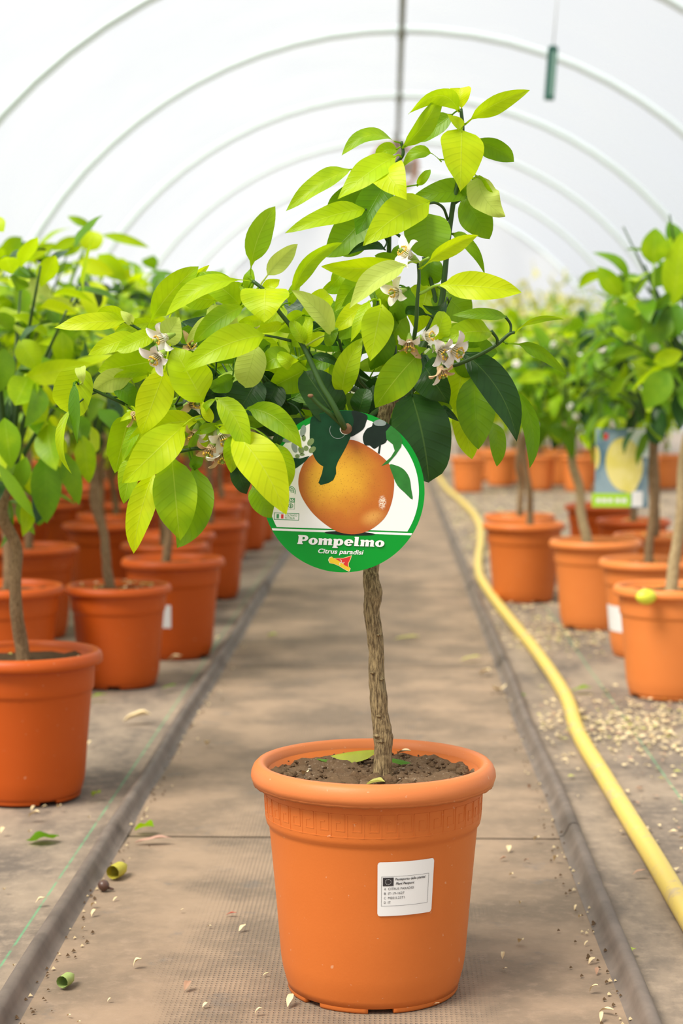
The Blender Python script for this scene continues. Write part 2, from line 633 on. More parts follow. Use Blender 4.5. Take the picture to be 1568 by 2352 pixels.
# end wall: pleated film sheet
mb = MB()
vs_, fs = [], []
nu, nv = 70, 30
for j in range(nv+1):
    for i in range(nu+1):
        u = -1 + 2*i/nu
        x = u*RAD
        top = RC_Z + math.sqrt(max(0, RAD*RAD - x*x))
        z = top*j/nv
        wv = 0.05*math.sin(u*26 + 1.5*math.sin(j*0.2)) * (0.3+0.7*j/nv) + 0.05*noise.noise(Vector((u*4, j*0.12, 0)))
        vs_.append((RC_X + x, 20.3 + wv, z))
for j in range(nv):
    for i in range(nu):
        q = j*(nu+1)+i
        fs.append((q, q+1, q+nu+2, q+nu+1))
mb.add(vs_, fs)
tag(mb.build('wall_back', M_FILM_END), 'pleated cream film sheet closing the far end of the tunnel', 'wall', kind='structure')

# ------------------------------------------------------------------ leaves
def profile(shape, s):
    if s <= 0 or s >= 1:
        return 0.0
    if shape == 'o':       # ovate, widest towards the base
        return (s**0.50)*((1-s)**0.95)
    if shape == 'b':       # widest towards the tip
        return (s**1.0)*((1-s)**0.35)/0.497
    if shape == 'r':       # rounded
        return (s**0.42)*((1-s)**0.52)
    return (s**0.64)*((1-s)**0.92)   # elliptic

def leaf_mb(base, tip, w, roll=0, bend=0.0, arch=0.0, fold=0.22, shape='e', attach=None, pf=0.05, nu_=11, nv_=3, ripple=0.0, seed=0.0, twist=0.0):
    """blade from base to tip (world points), w = real width; roll turns it about its midrib away from facing the photographer"""
    base, tip = Vector(base), Vector(tip)
    d = tip - base
    ln = d.length
    v = (base.lerp(tip, 0.5) - CAM).normalized()
    nimg = d.cross(v)
    if nimg.length < 1e-6:
        nimg = Vector((1, 0, 0))
    nimg.normalize()
    f = nimg.cross(d).normalized()
    if f.dot(v) > 0:
        f = -f
    # bend > 0: upwards for level leaves, to the right for upright and hanging ones
    if (abs(d.x) >= abs(d.z) and d.x < 0) or (abs(d.z) > abs(d.x) and d.z > 0):
        bend = -bend
    ctrl = base.lerp(tip, 0.5) + nimg*bend*2 + f*arch*2
    mb = MB()
    vs_, fs, uvs = [], [], []
    cols = 2*nv_+1
    mx = max(profile(shape, i/200) for i in range(201))
    for i in range(nu_+1):
        t = i/nu_
        P = base*(1-t)**2 + ctrl*(2*t*(1-t)) + tip*t*t
        T = ((ctrl-base)*(1-t) + (tip-ctrl)*t)
        T = T.normalized() if T.length > 1e-9 else d.normalized()
        r = math.radians(roll + twist*(t-0.5))
        Wd = nimg*math.cos(r) + f*math.sin(r)
        Wd = (Wd - T*Wd.dot(T)).normalized()
        Nn = Wd.cross(T)
        if Nn.dot(f) < 0: Nn = -Nn
        s = (t-pf)/(1-pf)
        hw = max(0.0007*(1 if t < 0.98 else 0.2), 0.5*w*profile(shape, s)/mx) if s > 0 else 0.0008
        for k in range(cols):
            q = -1 + 2*k/(cols-1)
            lift = fold*abs(q)*hw - 0.10*fold*hw*q*q
            rp = ripple*w*math.sin(t*13 + seed + (1.7 if q > 0 else 0))*abs(q)
            vs_.append(P + Wd*q*hw + Nn*(lift+rp))
            uvs.append((t, 0.5+0.5*q))
    for i in range(nu_):
        for k in range(cols-1):
            q = i*cols+k
            fs.append((q, q+1, q+cols+1, q+cols))
    mb.add(vs_, fs, uvs)
    if attach is not None:
        attach = Vector(attach)
        T = (ctrl-base).normalized()
        mid = attach.lerp(base, 0.55) + Vector((0, 0, 0.10*(attach-base).length))
        tube(mb, [attach, mid, base + T*0.004], [0.0011, 0.0010, 0.0008], 5, 3)
    return mb

# ------------------------------------------------------------------ pots
POT_PROF = [(0.1090, 0.2120), (0.1122, 0.2290), (0.1148, 0.2350), (0.1190, 0.2375), (0.1235, 0.2366), (0.1272, 0.2330), (0.1295, 0.2275), (0.1300, 0.2230),
            (0.1287, 0.2185), (0.1255, 0.2168), (0.1180, 0.2175)]
BODY_PROF = [(0.0870, 0.0046), (0.0912, 0.0050), (0.0932, 0.0120), (0.0965, 0.0240), (0.0985, 0.0360), (0.1030, 0.0900), (0.1075, 0.1380), (0.1105, 0.1690),
             (0.1112, 0.1725), (0.1135, 0.1750), (0.1145, 0.1790), (0.1152, 0.1900), (0.1160, 0.2100), (0.1175, 0.2190), (0.1120, 0.2280), (0.1085, 0.2120), (0.1070, 0.1900)]
POT_PROF = [(r*1.012, z*1.041) for r, z in POT_PROF]
BODY_PROF = [(r*1.012, z*1.041) for r, z in BODY_PROF]

def foot_ring(mb, notches, seg=48):
    """standing ring with gaps"""
    def cut(a):
        return any(abs((a - n[0] + math.pi) % (2*math.pi) - math.pi) < n[1] for n in notches)
    sec = ((0.0923, 0.0060), (0.0921, 0.0020), (0.0910, 0.0), (0.084, 0.0), (0.084, 0.0060))
    m = len(sec)
    vs_ = [(r*math.cos(2*math.pi*k/seg), r*math.sin(2*math.pi*k/seg), z) for k in range(seg) for r, z in sec]
    fs = []
    gap = [cut(2*math.pi*(k+.5)/seg) for k in range(seg)]
    for k in range(seg):
        if gap[k]: continue
        k2 = (k+1) % seg
        for q in range(m-1):
            fs.append((k*m+q, k*m+q+1, k2*m+q+1, k2*m+q))
        if gap[k-1]: fs.append(tuple(k*m+q for q in range(m-1, -1, -1)))
        if gap[k2]: fs.append(tuple(k2*m+q for q in range(m)))
    mb.add(vs_, fs)
    return mb

def pot_mesh(name, mat, seg=36):
    mb = MB()
    lathe(mb, BODY_PROF[:-1], seg)
    lathe(mb, [(r, z) for r, z in POT_PROF], seg)
    # pot floor
    vs_ = [(0.0875*math.cos(2*math.pi*k/seg), 0.0875*math.sin(2*math.pi*k/seg), 0.0050) for k in range(seg)]
    mb.add(vs_, [tuple(range(seg-1, -1, -1))])
    foot_ring(mb, [(-math.pi/2, .14), (math.pi/6, .14), (5*math.pi/6, .14)], seg)
    return mb.mesh(name, [mat])

POT_ME = {k: pot_mesh('pot', m) for k, m in (('a', M_POT), ('b', M_POT2), ('c', M_POT3))}

def soil_mb(r, z, amp, rings=10, seg=40, seed=0.0, mound=0.0):
    mb = MB()
    vs_, fs = [(0, 0, z+mound)], []
    for j in range(1, rings+1):
        rr = r*j/rings
        for k in range(seg):
            a = 2*math.pi*k/seg
            p = Vector((rr*math.cos(a), rr*math.sin(a), 0))
            h = amp*(noise.noise(p*28 + Vector((seed, 0, 0))) + 0.6*noise.noise(p*75 + Vector((seed, 3, 0))) + 0.35*noise.noise(p*170))
            vs_.append((p.x, p.y, z + h + mound*math.exp(-(rr/0.02)**2)))
    for k in range(seg):
        fs.append((0, 1+k, 1+(k+1) % seg))
    for j in range(rings-1):
        for k in range(seg):
            k2 = (k+1) % seg
            a = 1+j*seg
            fs.append((a+k, a+seg+k, a+seg+k2, a+k2))
    mb.add(vs_, fs)
    return mb

# ================================================================== the grapefruit tree in front
POTC = at(857, 1775)
base0 = Vector((POTC.x, D0, 0.0045))
tree = empty('potted_grapefruit_tree', base0, 'potted grapefruit tree with lime green leaves standing on the path in front', 'potted tree')
def part(mb, name, mat, parent=tree, smooth=True):
    """mesh given in world coordinates -> child of the tree"""
    localize(mb, base0)
    return mb.build(name, mat, parent, smooth)
def part0(mb, name, mat, parent=tree, smooth=True):
    return mb.build(name, mat, parent, smooth)

mb = MB()
lathe(mb, BODY_PROF, 96)
vs_ = [(0.0875*math.cos(2*math.pi*k/48), 0.0875*math.sin(2*math.pi*k/48), 0.0050) for k in range(48)]
mb.add(vs_, [tuple(range(47, -1, -1))])
foot_ring(mb, [(math.radians(-83.5), .155), (math.radians(-134), .13), (math.radians(30), .15), (math.radians(150), .15)], 128)
pot = part0(mb, 'pot', M_POT)
mb = MB()
lathe(mb, POT_PROF, 96, wob=lambda a, j: (0.0006*noise.noise(Vector((math.cos(a)*6, math.sin(a)*6, 0))) if j > 7 else 0))
rim = part0(mb, 'rim', M_RIM, pot)
rim['label'] = 'thick rolled terracotta rim'
# moulding flash under the rim
mb = MB()
vs_, fs = [], []
sg = 160
for k in range(sg):
    a = 2*math.pi*k/sg
    n_ = abs(noise.noise(Vector((math.cos(a)*9, math.sin(a)*9, 2))))
    vs_ += [(0.1290*math.cos(a), 0.1290*math.sin(a), 0.2272), (0.1292*math.cos(a), 0.1292*math.sin(a), 0.2245 - 0.0025*n_), (0.1275*math.cos(a), 0.1275*math.sin(a), 0.2257)]
for k in range(sg):
    k2 = (k+1) % sg
    fs += [(3*k, 3*k+1, 3*k2+1, 3*k2), (3*k+1, 3*k+2, 3*k2+2, 3*k2+1)]
mb.add(vs_, fs)
part0(mb, 'moulding_lip', M_RIM, pot)

# greek key frieze raised on the band
def cone_pt(a, z, off):
    r = 0.1159 + (z-0.187)/(0.2186-0.187)*0.0015 + off
    return (r*math.cos(a), r*math.sin(a), z)
mb = MB()
NK = 42
pitch_a = 2*math.pi/NK
def key_bar(u0, v0, u1, v1, k):
    h = 0.035
    pts_ = [(min(u0, u1)-h, min(v0, v1)-h), (max(u0, u1)+h, max(v0, v1)+h)]
    (ua, va), (ub, vb) = pts_
    zs = lambda v: 0.1905 + v*0.0235
    an = lambda u: (k+u)*pitch_a
    vs_ = [cone_pt(an(ua), zs(va), -0.0003), cone_pt(an(ub), zs(va), -0.0003), cone_pt(an(ub), zs(vb), -0.0003), cone_pt(an(ua), zs(vb), -0.0003),
           cone_pt(an(ua)+.001, zs(va)+.0002, 0.00045), cone_pt(an(ub)-.001, zs(va)+.0002, 0.00045), cone_pt(an(ub)-.001, zs(vb)-.0002, 0.00045), cone_pt(an(ua)+.001, zs(vb)-.0002, 0.00045)]
    mb.add(vs_, [(4, 5, 6, 7), (0, 1, 5, 4), (1, 2, 6, 5), (2, 3, 7, 6), (3, 0, 4, 7)])
for k in range(NK):
    poly = [(0.02, 0.0), (0.02, 1.0), (0.86, 1.0), (0.86, 0.28), (0.34, 0.28), (0.34, 0.66), (0.60, 0.66)]
    for (a, b), (c, d) in zip(poly[:-1], poly[1:]):
        key_bar(a, b, c, d, k)
    key_bar(0.02, 0.0, 0.98, 0.0, k)
gk = part0(mb, 'greek_key_frieze', M_POT, pot, False)
gk['kind'] = 'stuff'

soil = part0(soil_mb(0.1125, 0.2310, 0.0075, 34, 110, 1.3), 'soil', M_SOIL)
for (px, py, Yd, r, sq) in ((640, 1742, 0.0, 0.011, .8), (665, 1750, -.01, 0.008, .8), (690, 1765, -.03, .007, .7), (775, 1775, -0.045, 0.017, .55), (800, 1776, -0.045, 0.016, .5),
                            (822, 1762, -0.03, 0.011, .9), (838, 1775, -0.03, .009, .8), (1040, 1745, 0.02, 0.010, .9), (1062, 1748, 0.01, 0.008, .9), (935, 1785, -0.05, .009, .7),
                            (770, 1738, 0.05, .008, .8), (740, 1733, .06, .007, .8), (860, 1790, -.03, .010, .8), (895, 1793, -.03, .009, .8), (985, 1735, .05, .007, .8), (1075, 1770, -.02, .006, .7)):
    p = at(px, py, D0+Yd)
    mb = MB()
    blob(mb, (0, 0, 0), r, 14, 9, 0.55, px*0.37, sq, 2.2)
    o = mb.build('soil_clod', M_CLOD, tree)
    o.location = (p.x-base0.x, D0+Yd-base0.y, 0.2300)

mb = MB()
r_ = random.Random(5)
for i in range(420):
    a, rr = r_.uniform(0, 6.28), .108*math.sqrt(r_.random())
    blob(mb, (rr*math.cos(a), rr*math.sin(a), .2320 + r_.uniform(-.001, .003)), r_.uniform(.0007, .0024), 7, 5, 1.1, i*.7, .7, 2.4, mi=0 if r_.random() < .92 else 1)
cr = mb.build('soil_crumbs', [M_CLOD, plain('pale_grit', (.36, .29, .21), .9, .1, .3, 300)], tree)
cr['kind'] = 'stuff'
# trunk
TR = [(880, 1800), (879, 1760), (880, 1715), (879, 1690), (872, 1640), (869, 1600), (864, 1540), (864, 1500), (858, 1440), (853, 1400), (857, 1365), (852, 1330), (853, 1300), (858, 1240), (862, 1150), (868, 1060), (876, 975), (888, 935), (905, 915)]
TW = [52, 43, 43, 47, 39, 41, 37, 36, 38, 37, 43, 38, 36, 36, 36, 36, 35, 32, 26]
mb = MB()
tube(mb, [at(x, y, D0+(0.0 if i < 12 else 0.004*(i-11))) for i, (x, y) in enumerate(TR)], [w*0.5*D0/F_PX for w in TW], 16, 7, rough=0.09)
part(mb, 'trunk', M_BARK)
for (px, py, r) in ((869, 1458, .0045), (855, 1545, .004), (870, 1645, .005), (866, 1690, .006), (876, 1702, .006), (876, 1560, .004)):
    mb = MB()
    blob(mb, at(px, py, D0-0.0075), r*.7, 10, 7, 0.5, px*.1, 0.6, 2)
    part(mb, 'bark_knot', M_BARK)

# branches: (name, radii px, points (px, py, depth offset))
BR = []
def br(pts, w0, w1, mat=M_STEM, name='branch'):
    P = [at(x, y, D0+dz) for x, y, dz in pts]
    mb = MB()
    rr = [w0*0.5*D0/F_PX + (w1-w0)*0.5*D0/F_PX*i/4 for i in range(5)]
    tube(mb, P, rr, 8, 5)
    o = part(mb, name, mat)
    BR.extend(catmull(P, 8))
    return o
HUB = (890, 932, .03)
br([HUB, (845, 960, .01), (812, 983, -.03), (793, 985, -.060), (784, 968, -.075), (762, 925, -.078), (738, 885, -.075), (715, 835, -.070), (694, 792, -.066), (668, 750, -.062), (640, 715, -.06), (612, 672, -.058), (580, 645, -.055)], 17, 8)
br([(788, 978, -.066), (760, 952, -.075), (735, 932, -.078), (714, 910, -.080)], 12, 10)
mb = MB(); blob(mb, at(713, 909, D0-.080), .0034, 10, 6, .2, 3, .6); part(mb, 'cut_end', M_CUT)
mb = MB(); blob(mb, at(795, 985, D0-.062), .0062, 12, 8, .25, 2, .9); part(mb, 'branch_collar', M_CUT)
br([HUB, (905, 905, .03), (940, 850, .035), (985, 770, .04), (1012, 700, .045), (1020, 640, .045), (1028, 560, .045), (1040, 470, .04), (1050, 420, .04), (1060, 330, .035), (1062, 290, .03), (1058, 250, .03)], 18, 8)
br([(930, 865, .035), (975, 770, .05), (1000, 705, .055), (985, 630, .06), (972, 590, .06)], 13, 8)
br([(905, 910, .03), (905, 800, .06), (898, 700, .065), (893, 600, .06), (893, 530, .05), (885, 460, .04), (878, 420, .03), (905, 380, .02), (925, 355, .015), (921, 325, .015)], 14, 7)
br([(920, 880, .0), (945, 800, -.03), (955, 745, -.045), (958, 690, -.05), (962, 640, -.05), (960, 605, -.05)], 11, 7)
br([(905, 905, .02), (960, 870, .0), (1010, 842, -.01), (1046, 838, -.02), (1100, 815, -.02), (1140, 792, -.02), (1168, 768, -.02), (1182, 763, -.02)], 12, 7)
br([HUB, (780, 940, .06), (700, 935, .06), (640, 920, .03), (570, 950, -.02), (510, 985, -.05), (470, 960, -.065), (462, 940, -.07)], 14, 8)
br([(640, 920, .03), (560, 945, .0), (530, 1000, -.03), (490, 1030, -.045), (450, 1030, -.05), (400, 1040, -.05)], 11, 8)
br([HUB, (800, 890, .10), (680, 880, .10), (560, 890, .06), (430, 925, .02), (330, 945, -.01), (280, 925, -.03), (225, 900, -.04), (178, 880, -.05)], 14, 7)
br([(640, 915, .03), (615, 890, .0), (600, 860, -.01), (592, 830, -.02), (560, 800, -.03), (470, 800, -.03), (400, 790, -.035), (345, 775, -.04), (325, 760, -.045), (300, 745, -.045), (285, 738, -.045)], 11, 6)
br([(600, 860, .0), (640, 900, .02), (665, 935, .04)], 8, 8)
br([(668, 783, -.064), (635, 775, -.068), (608, 770, -.07)], 7, 5)
br([HUB, (850, 880, .04), (795, 850, .05), (785, 810, .04), (776, 770, .03)], 10, 7)
br([HUB, (960, 890, .06), (1040, 870, .07), (1090, 868, .06), (1150, 890, .05), (1185, 905, .04)], 10, 7)
br([HUB, (820, 860, -.01), (850, 760, -.02), (868, 690, -.03)], 9, 6)
br([(893, 560, .055), (860, 500, .03), (838, 480, .02)], 8, 6)
br([(885, 460, .04), (840, 430, .05), (808, 392, .05)], 8, 5)
br([(1040, 470, .04), (1070, 452, .045), (1090, 446, .05)], 6, 4)
br([(1028, 505, .045), (1018, 478, .03), (1000, 466, .02), (985, 467, .01)], 7, 6)
br([(962, 675, -.05), (978, 668, -.05), (995, 658, -.055), (1010, 655, -.06)], 8, 6, M_STEM_Y)
br([(962, 612, -.05), (970, 600, -.055), (985, 592, -.06)], 6, 6, M_STEM_Y)
br([(1140, 793, -.02), (1141, 778, -.025), (1128, 760, -.03)], 6, 8)
br([(1172, 766, -.02), (1172, 745, -.02), (1160, 727, -.025)], 6, 7)
br([(942, 578, .05), (930, 555, .05), (912, 538, .05), (900, 535, .05)], 8, 7)
br([(1000, 745, .03), (1020, 715, .03), (1036, 683, .03)], 4, 3)
br([(330, 905, -.02), (250, 912, -.03), (252, 890, -.03), (262, 880, -.03)], 4, 4)
br([(225, 900, -.04), (200, 910, -.05), (175, 930, -.055)], 5, 4)

# leaves: base px, tip px, width px, colour, depth base, depth tip, then options
LV = [
 # crown top
 (1060,250,1056,203,55,'y',.03,.03,dict(shape='b',fold=.4)), (1066,287,1216,207,44,'m',.03,.0,dict(bend=.004,roll=25,pf=.18)), (1060,297,1057,441,100,'y',.01,-.015,dict(shape='o',fold=.12,pf=.0)),
 (1085,325,1180,372,52,'g',.05,.06,dict(roll=20,bend=.004)), (1040,262,955,324,50,'g',.045,.06,dict(roll=25,shape='e')), (1062,292,1026,262,26,'y',.02,.0,dict()),
 (1054,258,937,262,40,'m',.03,.0,dict(bend=.018,roll=-35)), (924,340,1012,206,46,'m',.01,.02,dict(roll=35,bend=.005)), (911,329,784,357,34,'m',.01,-.01,dict(bend=.014,roll=45)),
 (915,345,862,372,36,'m',.03,.03,dict(bend=.006)), (908,360,776,458,62,'y',-.005,-.04,dict(roll=30,bend=.003)), (880,388,934,459,88,'y',-.01,-.05,dict(shape='o',fold=.15,pf=0)),
 (1014,372,924,384,32,'m',.03,.02,dict(bend=.013,roll=30,pf=.3)), (806,388,656,485,48,'m',.05,.03,dict(roll=35,bend=.004,shape='o')), (852,430,750,478,58,'g',.06,.05,dict(bend=.003)),
 (862,448,838,420,24,'p',.06,.06,dict(shape='r')), (1096,437,938,462,58,'g',.06,.04,dict(bend=.004,roll=12)), (957,428,988,389,22,'m',.05,.05,dict()),
 (1100,402,1160,497,72,'p',.02,.0,dict(bend=-.008,roll=-20,ripple=.09,fold=.1)), (1084,410,1130,492,52,'m',.03,.02,dict(bend=.003,roll=30)), (1062,450,1124,548,80,'g',.055,.06,dict(shape='e',roll=8)),
 (1045,440,1098,430,26,'g',.05,.05,dict(roll=30)),
 # centre top
 (838,480,654,535,50,'m',.02,-.02,dict(roll=30,bend=.003,shape='o')), (842,488,742,590,92,'g',.06,.05,dict(shape='o',bend=.004)), (890,412,818,540,80,'g',.035,.02,dict(roll=12)),
 (985,464,833,565,86,'y',-.01,-.05,dict(roll=15,bend=.006,shape='o',fold=.2)), (850,535,775,585,58,'g',.065,.07,dict()), (672,678,787,558,36,'m',-.05,-.04,dict(bend=-.011,roll=35,shape='e')),
 (928,612,738,612,62,'y',-.02,-.03,dict(roll=-28,bend=-.002,shape='o')), (932,608,803,709,52,'p',-.07,-.075,dict(roll=30,bend=.006,fold=.5)), (885,575,800,585,24,'d',.04,.03,dict(bend=.008)),
 (915,602,860,588,36,'g',.03,.03,dict()), (905,602,918,560,28,'g',.05,.05,dict()), (792,622,757,663,46,'m',.04,.03,dict(roll=10,shape='o')), (850,640,768,716,62,'m',.02,.0,dict(bend=.004,shape='o')),
 (838,658,785,704,34,'g',.0,-.01,dict()), (812,645,738,668,40,'m',.05,.05,dict()),
 (978,489,985,593,112,'g',-.005,-.02,dict(shape='r',fold=.1,pf=0,ripple=.02)), (966,618,1098,540,38,'y',-.055,-.06,dict(bend=.004,roll=25,pf=.2)), (1036,537,1113,629,28,'g',.05,.03,dict(bend=.008,roll=30)),
 (1010,655,1198,672,66,'y',-.06,-.07,dict(roll=-15,bend=.002,fold=.25)), (990,590,985,655,58,'g',.065,.07,dict(shape='r')), (1005,660,1084,738,92,'g',.07,.07,dict(shape='o')),
 (985,650,955,765,84,'m',.075,.075,dict(shape='o')), (1024,686,970,700,26,'d',.0,-.02,dict(bend=-.010,fold=.4)), (980,724,932,722,24,'d',.01,.02,dict(bend=.005)), (1000,786,1020,715,50,'m',-.03,-.04,dict(shape='r',pf=.2)),
 (1129,763,1012,782,58,'m',-.03,-.045,dict(shape='o',bend=.004)), (1163,728,1038,724,28,'g',-.025,-.035,dict(roll=20,bend=.002)), (1180,766,1294,733,15,'m',-.02,-.03,dict(bend=.007,pf=.25)),
 (1160,790,1301,861,30,'g',-.02,-.045,dict(bend=.009,roll=30,pf=.25)),
 # right hanging
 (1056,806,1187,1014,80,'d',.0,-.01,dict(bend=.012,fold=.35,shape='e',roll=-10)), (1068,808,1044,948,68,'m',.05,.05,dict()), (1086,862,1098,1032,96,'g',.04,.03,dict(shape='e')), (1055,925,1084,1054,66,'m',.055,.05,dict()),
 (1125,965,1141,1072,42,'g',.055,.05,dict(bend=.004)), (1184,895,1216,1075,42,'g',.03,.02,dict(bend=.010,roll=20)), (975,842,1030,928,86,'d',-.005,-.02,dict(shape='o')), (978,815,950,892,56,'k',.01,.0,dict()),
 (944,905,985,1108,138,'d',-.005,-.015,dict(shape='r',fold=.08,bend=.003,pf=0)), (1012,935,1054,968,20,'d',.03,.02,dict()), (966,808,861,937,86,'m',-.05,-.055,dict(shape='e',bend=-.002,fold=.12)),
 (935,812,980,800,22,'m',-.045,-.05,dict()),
 # centre
 (876,700,850,829,76,'y',-.06,-.075,dict(shape='o',fold=.12)), (764,772,670,667,50,'p',-.05,-.08,dict(bend=.006,roll=25)), (766,750,752,796,30,'g',-.045,-.05,dict(shape='r')), (834,700,764,762,48,'y',-.02,-.04,dict(roll=15)),
 (848,690,805,786,28,'m',-.04,-.05,dict(roll=30)), (832,725,778,778,48,'g',.0,.0,dict()), (787,914,832,776,60,'m',-.035,-.045,dict(bend=-.006,fold=.35)), (715,705,757,676,52,'y',-.01,-.01,dict(shape='r')),
 (609,662,606,741,112,'y',-.06,-.085,dict(shape='o',fold=.12,pf=0)), (700,788,668,737,30,'m',-.07,-.07,dict(shape='r')), (700,788,711,731,28,'m',-.068,-.07,dict(shape='r')), (672,836,636,812,34,'m',-.06,-.07,dict(shape='r')),
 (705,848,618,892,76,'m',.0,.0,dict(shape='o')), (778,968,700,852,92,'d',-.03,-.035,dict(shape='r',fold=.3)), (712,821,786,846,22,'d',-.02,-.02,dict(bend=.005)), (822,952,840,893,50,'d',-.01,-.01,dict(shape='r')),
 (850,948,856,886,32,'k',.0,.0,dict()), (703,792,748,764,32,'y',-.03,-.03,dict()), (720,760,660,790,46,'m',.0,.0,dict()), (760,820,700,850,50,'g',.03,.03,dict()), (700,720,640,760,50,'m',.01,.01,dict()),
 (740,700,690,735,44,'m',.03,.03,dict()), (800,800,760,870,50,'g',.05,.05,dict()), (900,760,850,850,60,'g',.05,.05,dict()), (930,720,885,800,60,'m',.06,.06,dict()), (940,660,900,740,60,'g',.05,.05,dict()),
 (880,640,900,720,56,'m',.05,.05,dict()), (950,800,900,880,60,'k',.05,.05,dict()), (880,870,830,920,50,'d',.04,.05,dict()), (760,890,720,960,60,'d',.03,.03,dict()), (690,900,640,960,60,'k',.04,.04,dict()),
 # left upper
 (574,640,632,474,60,'m',-.05,-.04,dict(roll=20,bend=-.006,pf=.2,shape='e')), (605,645,684,561,44,'p',-.055,-.05,dict(roll=20,pf=.15,bend=-.002)), (578,646,380,727,46,'y',-.055,-.07,dict(bend=.013,roll=35,pf=.2)),
 (556,706,440,631,62,'m',-.03,-.035,dict(bend=.005,roll=10)), (394,716,480,609,34,'y',-.03,-.03,dict(bend=-.004,roll=20)), (334,760,456,612,72,'m',-.045,-.045,dict(bend=-.005,roll=20,pf=.2,shape='e')),
 (570,668,576,616,28,'m',-.03,-.03,dict()), (600,668,642,643,28,'y',-.035,-.035,dict()), (664,702,686,638,26,'m',-.03,-.03,dict()), (602,734,547,741,28,'y',-.05,-.055,dict()), (562,703,444,790,50,'m',-.055,-.06,dict(bend=.005,roll=15)),
 (478,722,427,790,20,'p',-.045,-.045,dict(roll=20)), (545,748,477,710,50,'p',-.035,-.035,dict(shape='r')), (546,770,470,790,56,'y',-.04,-.045,dict(shape='o')), (652,744,585,760,24,'y',-.058,-.06,dict()),
 (608,770,419,854,74,'y',-.07,-.095,dict(bend=.007,roll=15,shape='o')), (588,792,562,890,72,'p',-.065,-.06,dict(shape='r',fold=.1)), (670,822,597,848,52,'m',-.055,-.06,dict(bend=.005)), (538,868,484,894,42,'g',-.04,-.04,dict()),
 (592,872,538,964,92,'k',-.02,-.02,dict(shape='r')), (520,900,470,960,70,'k',-.01,-.01,dict()), (640,880,600,950,70,'k',.0,.0,dict()), (500,690,400,680,52,'m',.0,.0,dict()), (620,790,560,830,60,'g',.0,.0,dict()),
 (560,650,520,690,40,'m',-.01,-.01,dict()), (650,700,600,760,60,'m',-.01,-.01,dict()),
 # left end
 (292,737,124,753,42,'y',-.045,-.06,dict(bend=.002,roll=25,ripple=.05)), (287,736,218,732,34,'m',-.04,-.045,dict(bend=.008)), (304,742,277,714,24,'p',-.05,-.055,dict(shape='o')), (366,742,263,764,32,'m',-.03,-.03,dict(bend=.003)),
 (326,774,202,816,44,'y',-.045,-.06,dict(roll=20,bend=.003)), (358,764,268,806,42,'y',-.06,-.07,dict(roll=20,shape='r')), (362,828,226,852,82,'m',-.02,-.015,dict(shape='o',fold=.1)), (370,792,410,729,62,'p',-.035,-.03,dict(shape='o')),
 (380,846,324,998,84,'y',-.065,-.07,dict(shape='e',fold=.14)), (468,924,397,795,98,'y',-.075,-.07,dict(shape='o',fold=.12)), (187,842,158,950,92,'m',-.05,-.03,dict(shape='r',pf=0)), (190,884,185,844,26,'p',-.06,-.058,dict(shape='b')),
 (170,878,178,1018,26,'g',-.06,-.065,dict(roll=40)), (166,935,164,1088,20,'m',-.06,-.065,dict(bend=-.012,roll=30)), (305,868,214,902,56,'p',-.03,-.03,dict(bend=.006)), (347,857,260,867,22,'m',-.035,-.035,dict(bend=.003)),
 (263,878,322,932,46,'g',-.025,-.02,dict()), (297,952,264,1087,80,'m',-.04,-.045,dict(shape='o',fold=.15)), (319,951,276,968,18,'y',-.05,-.055,dict(bend=.002)), (320,965,279,1062,28,'m',-.05,-.055,dict(roll=35)),
 (452,968,288,1024,62,'y',-.055,-.06,dict(bend=.008,shape='o')), (424,974,281,1110,90,'y',-.07,-.09,dict(shape='e',fold=.18,roll=10)), (308,1036,284,1157,50,'m',-.055,-.06,dict(roll=20)), (354,1082,306,1272,64,'y',-.06,-.065,dict(roll=12,bend=-.003)),
 (394,1048,413,1242,104,'m',-.07,-.075,dict(shape='e',fold=.14)), (446,1072,407,1258,94,'g',-.05,-.055,dict(shape='e',bend=.008)), (440,1076,462,1044,28,'g',-.05,-.05,dict(shape='r')), (434,1030,460,984,17,'g',-.055,-.06,dict()),
 # lower middle
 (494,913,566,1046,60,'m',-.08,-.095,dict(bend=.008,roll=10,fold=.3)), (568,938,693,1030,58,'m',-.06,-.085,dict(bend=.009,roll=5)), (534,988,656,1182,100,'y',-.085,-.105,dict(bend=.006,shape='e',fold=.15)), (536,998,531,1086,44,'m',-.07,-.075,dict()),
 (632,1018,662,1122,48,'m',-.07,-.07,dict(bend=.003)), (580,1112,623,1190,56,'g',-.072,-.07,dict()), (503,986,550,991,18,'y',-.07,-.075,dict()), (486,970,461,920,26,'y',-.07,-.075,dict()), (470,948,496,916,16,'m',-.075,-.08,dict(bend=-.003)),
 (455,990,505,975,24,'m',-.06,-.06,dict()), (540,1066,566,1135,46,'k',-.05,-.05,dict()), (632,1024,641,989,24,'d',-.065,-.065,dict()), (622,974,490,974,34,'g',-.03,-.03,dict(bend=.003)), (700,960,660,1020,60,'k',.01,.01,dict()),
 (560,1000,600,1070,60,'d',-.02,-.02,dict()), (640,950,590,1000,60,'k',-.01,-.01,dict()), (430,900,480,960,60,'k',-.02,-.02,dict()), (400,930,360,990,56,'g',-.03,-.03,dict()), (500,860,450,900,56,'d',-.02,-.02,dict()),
]
PXM = D0/F_PX
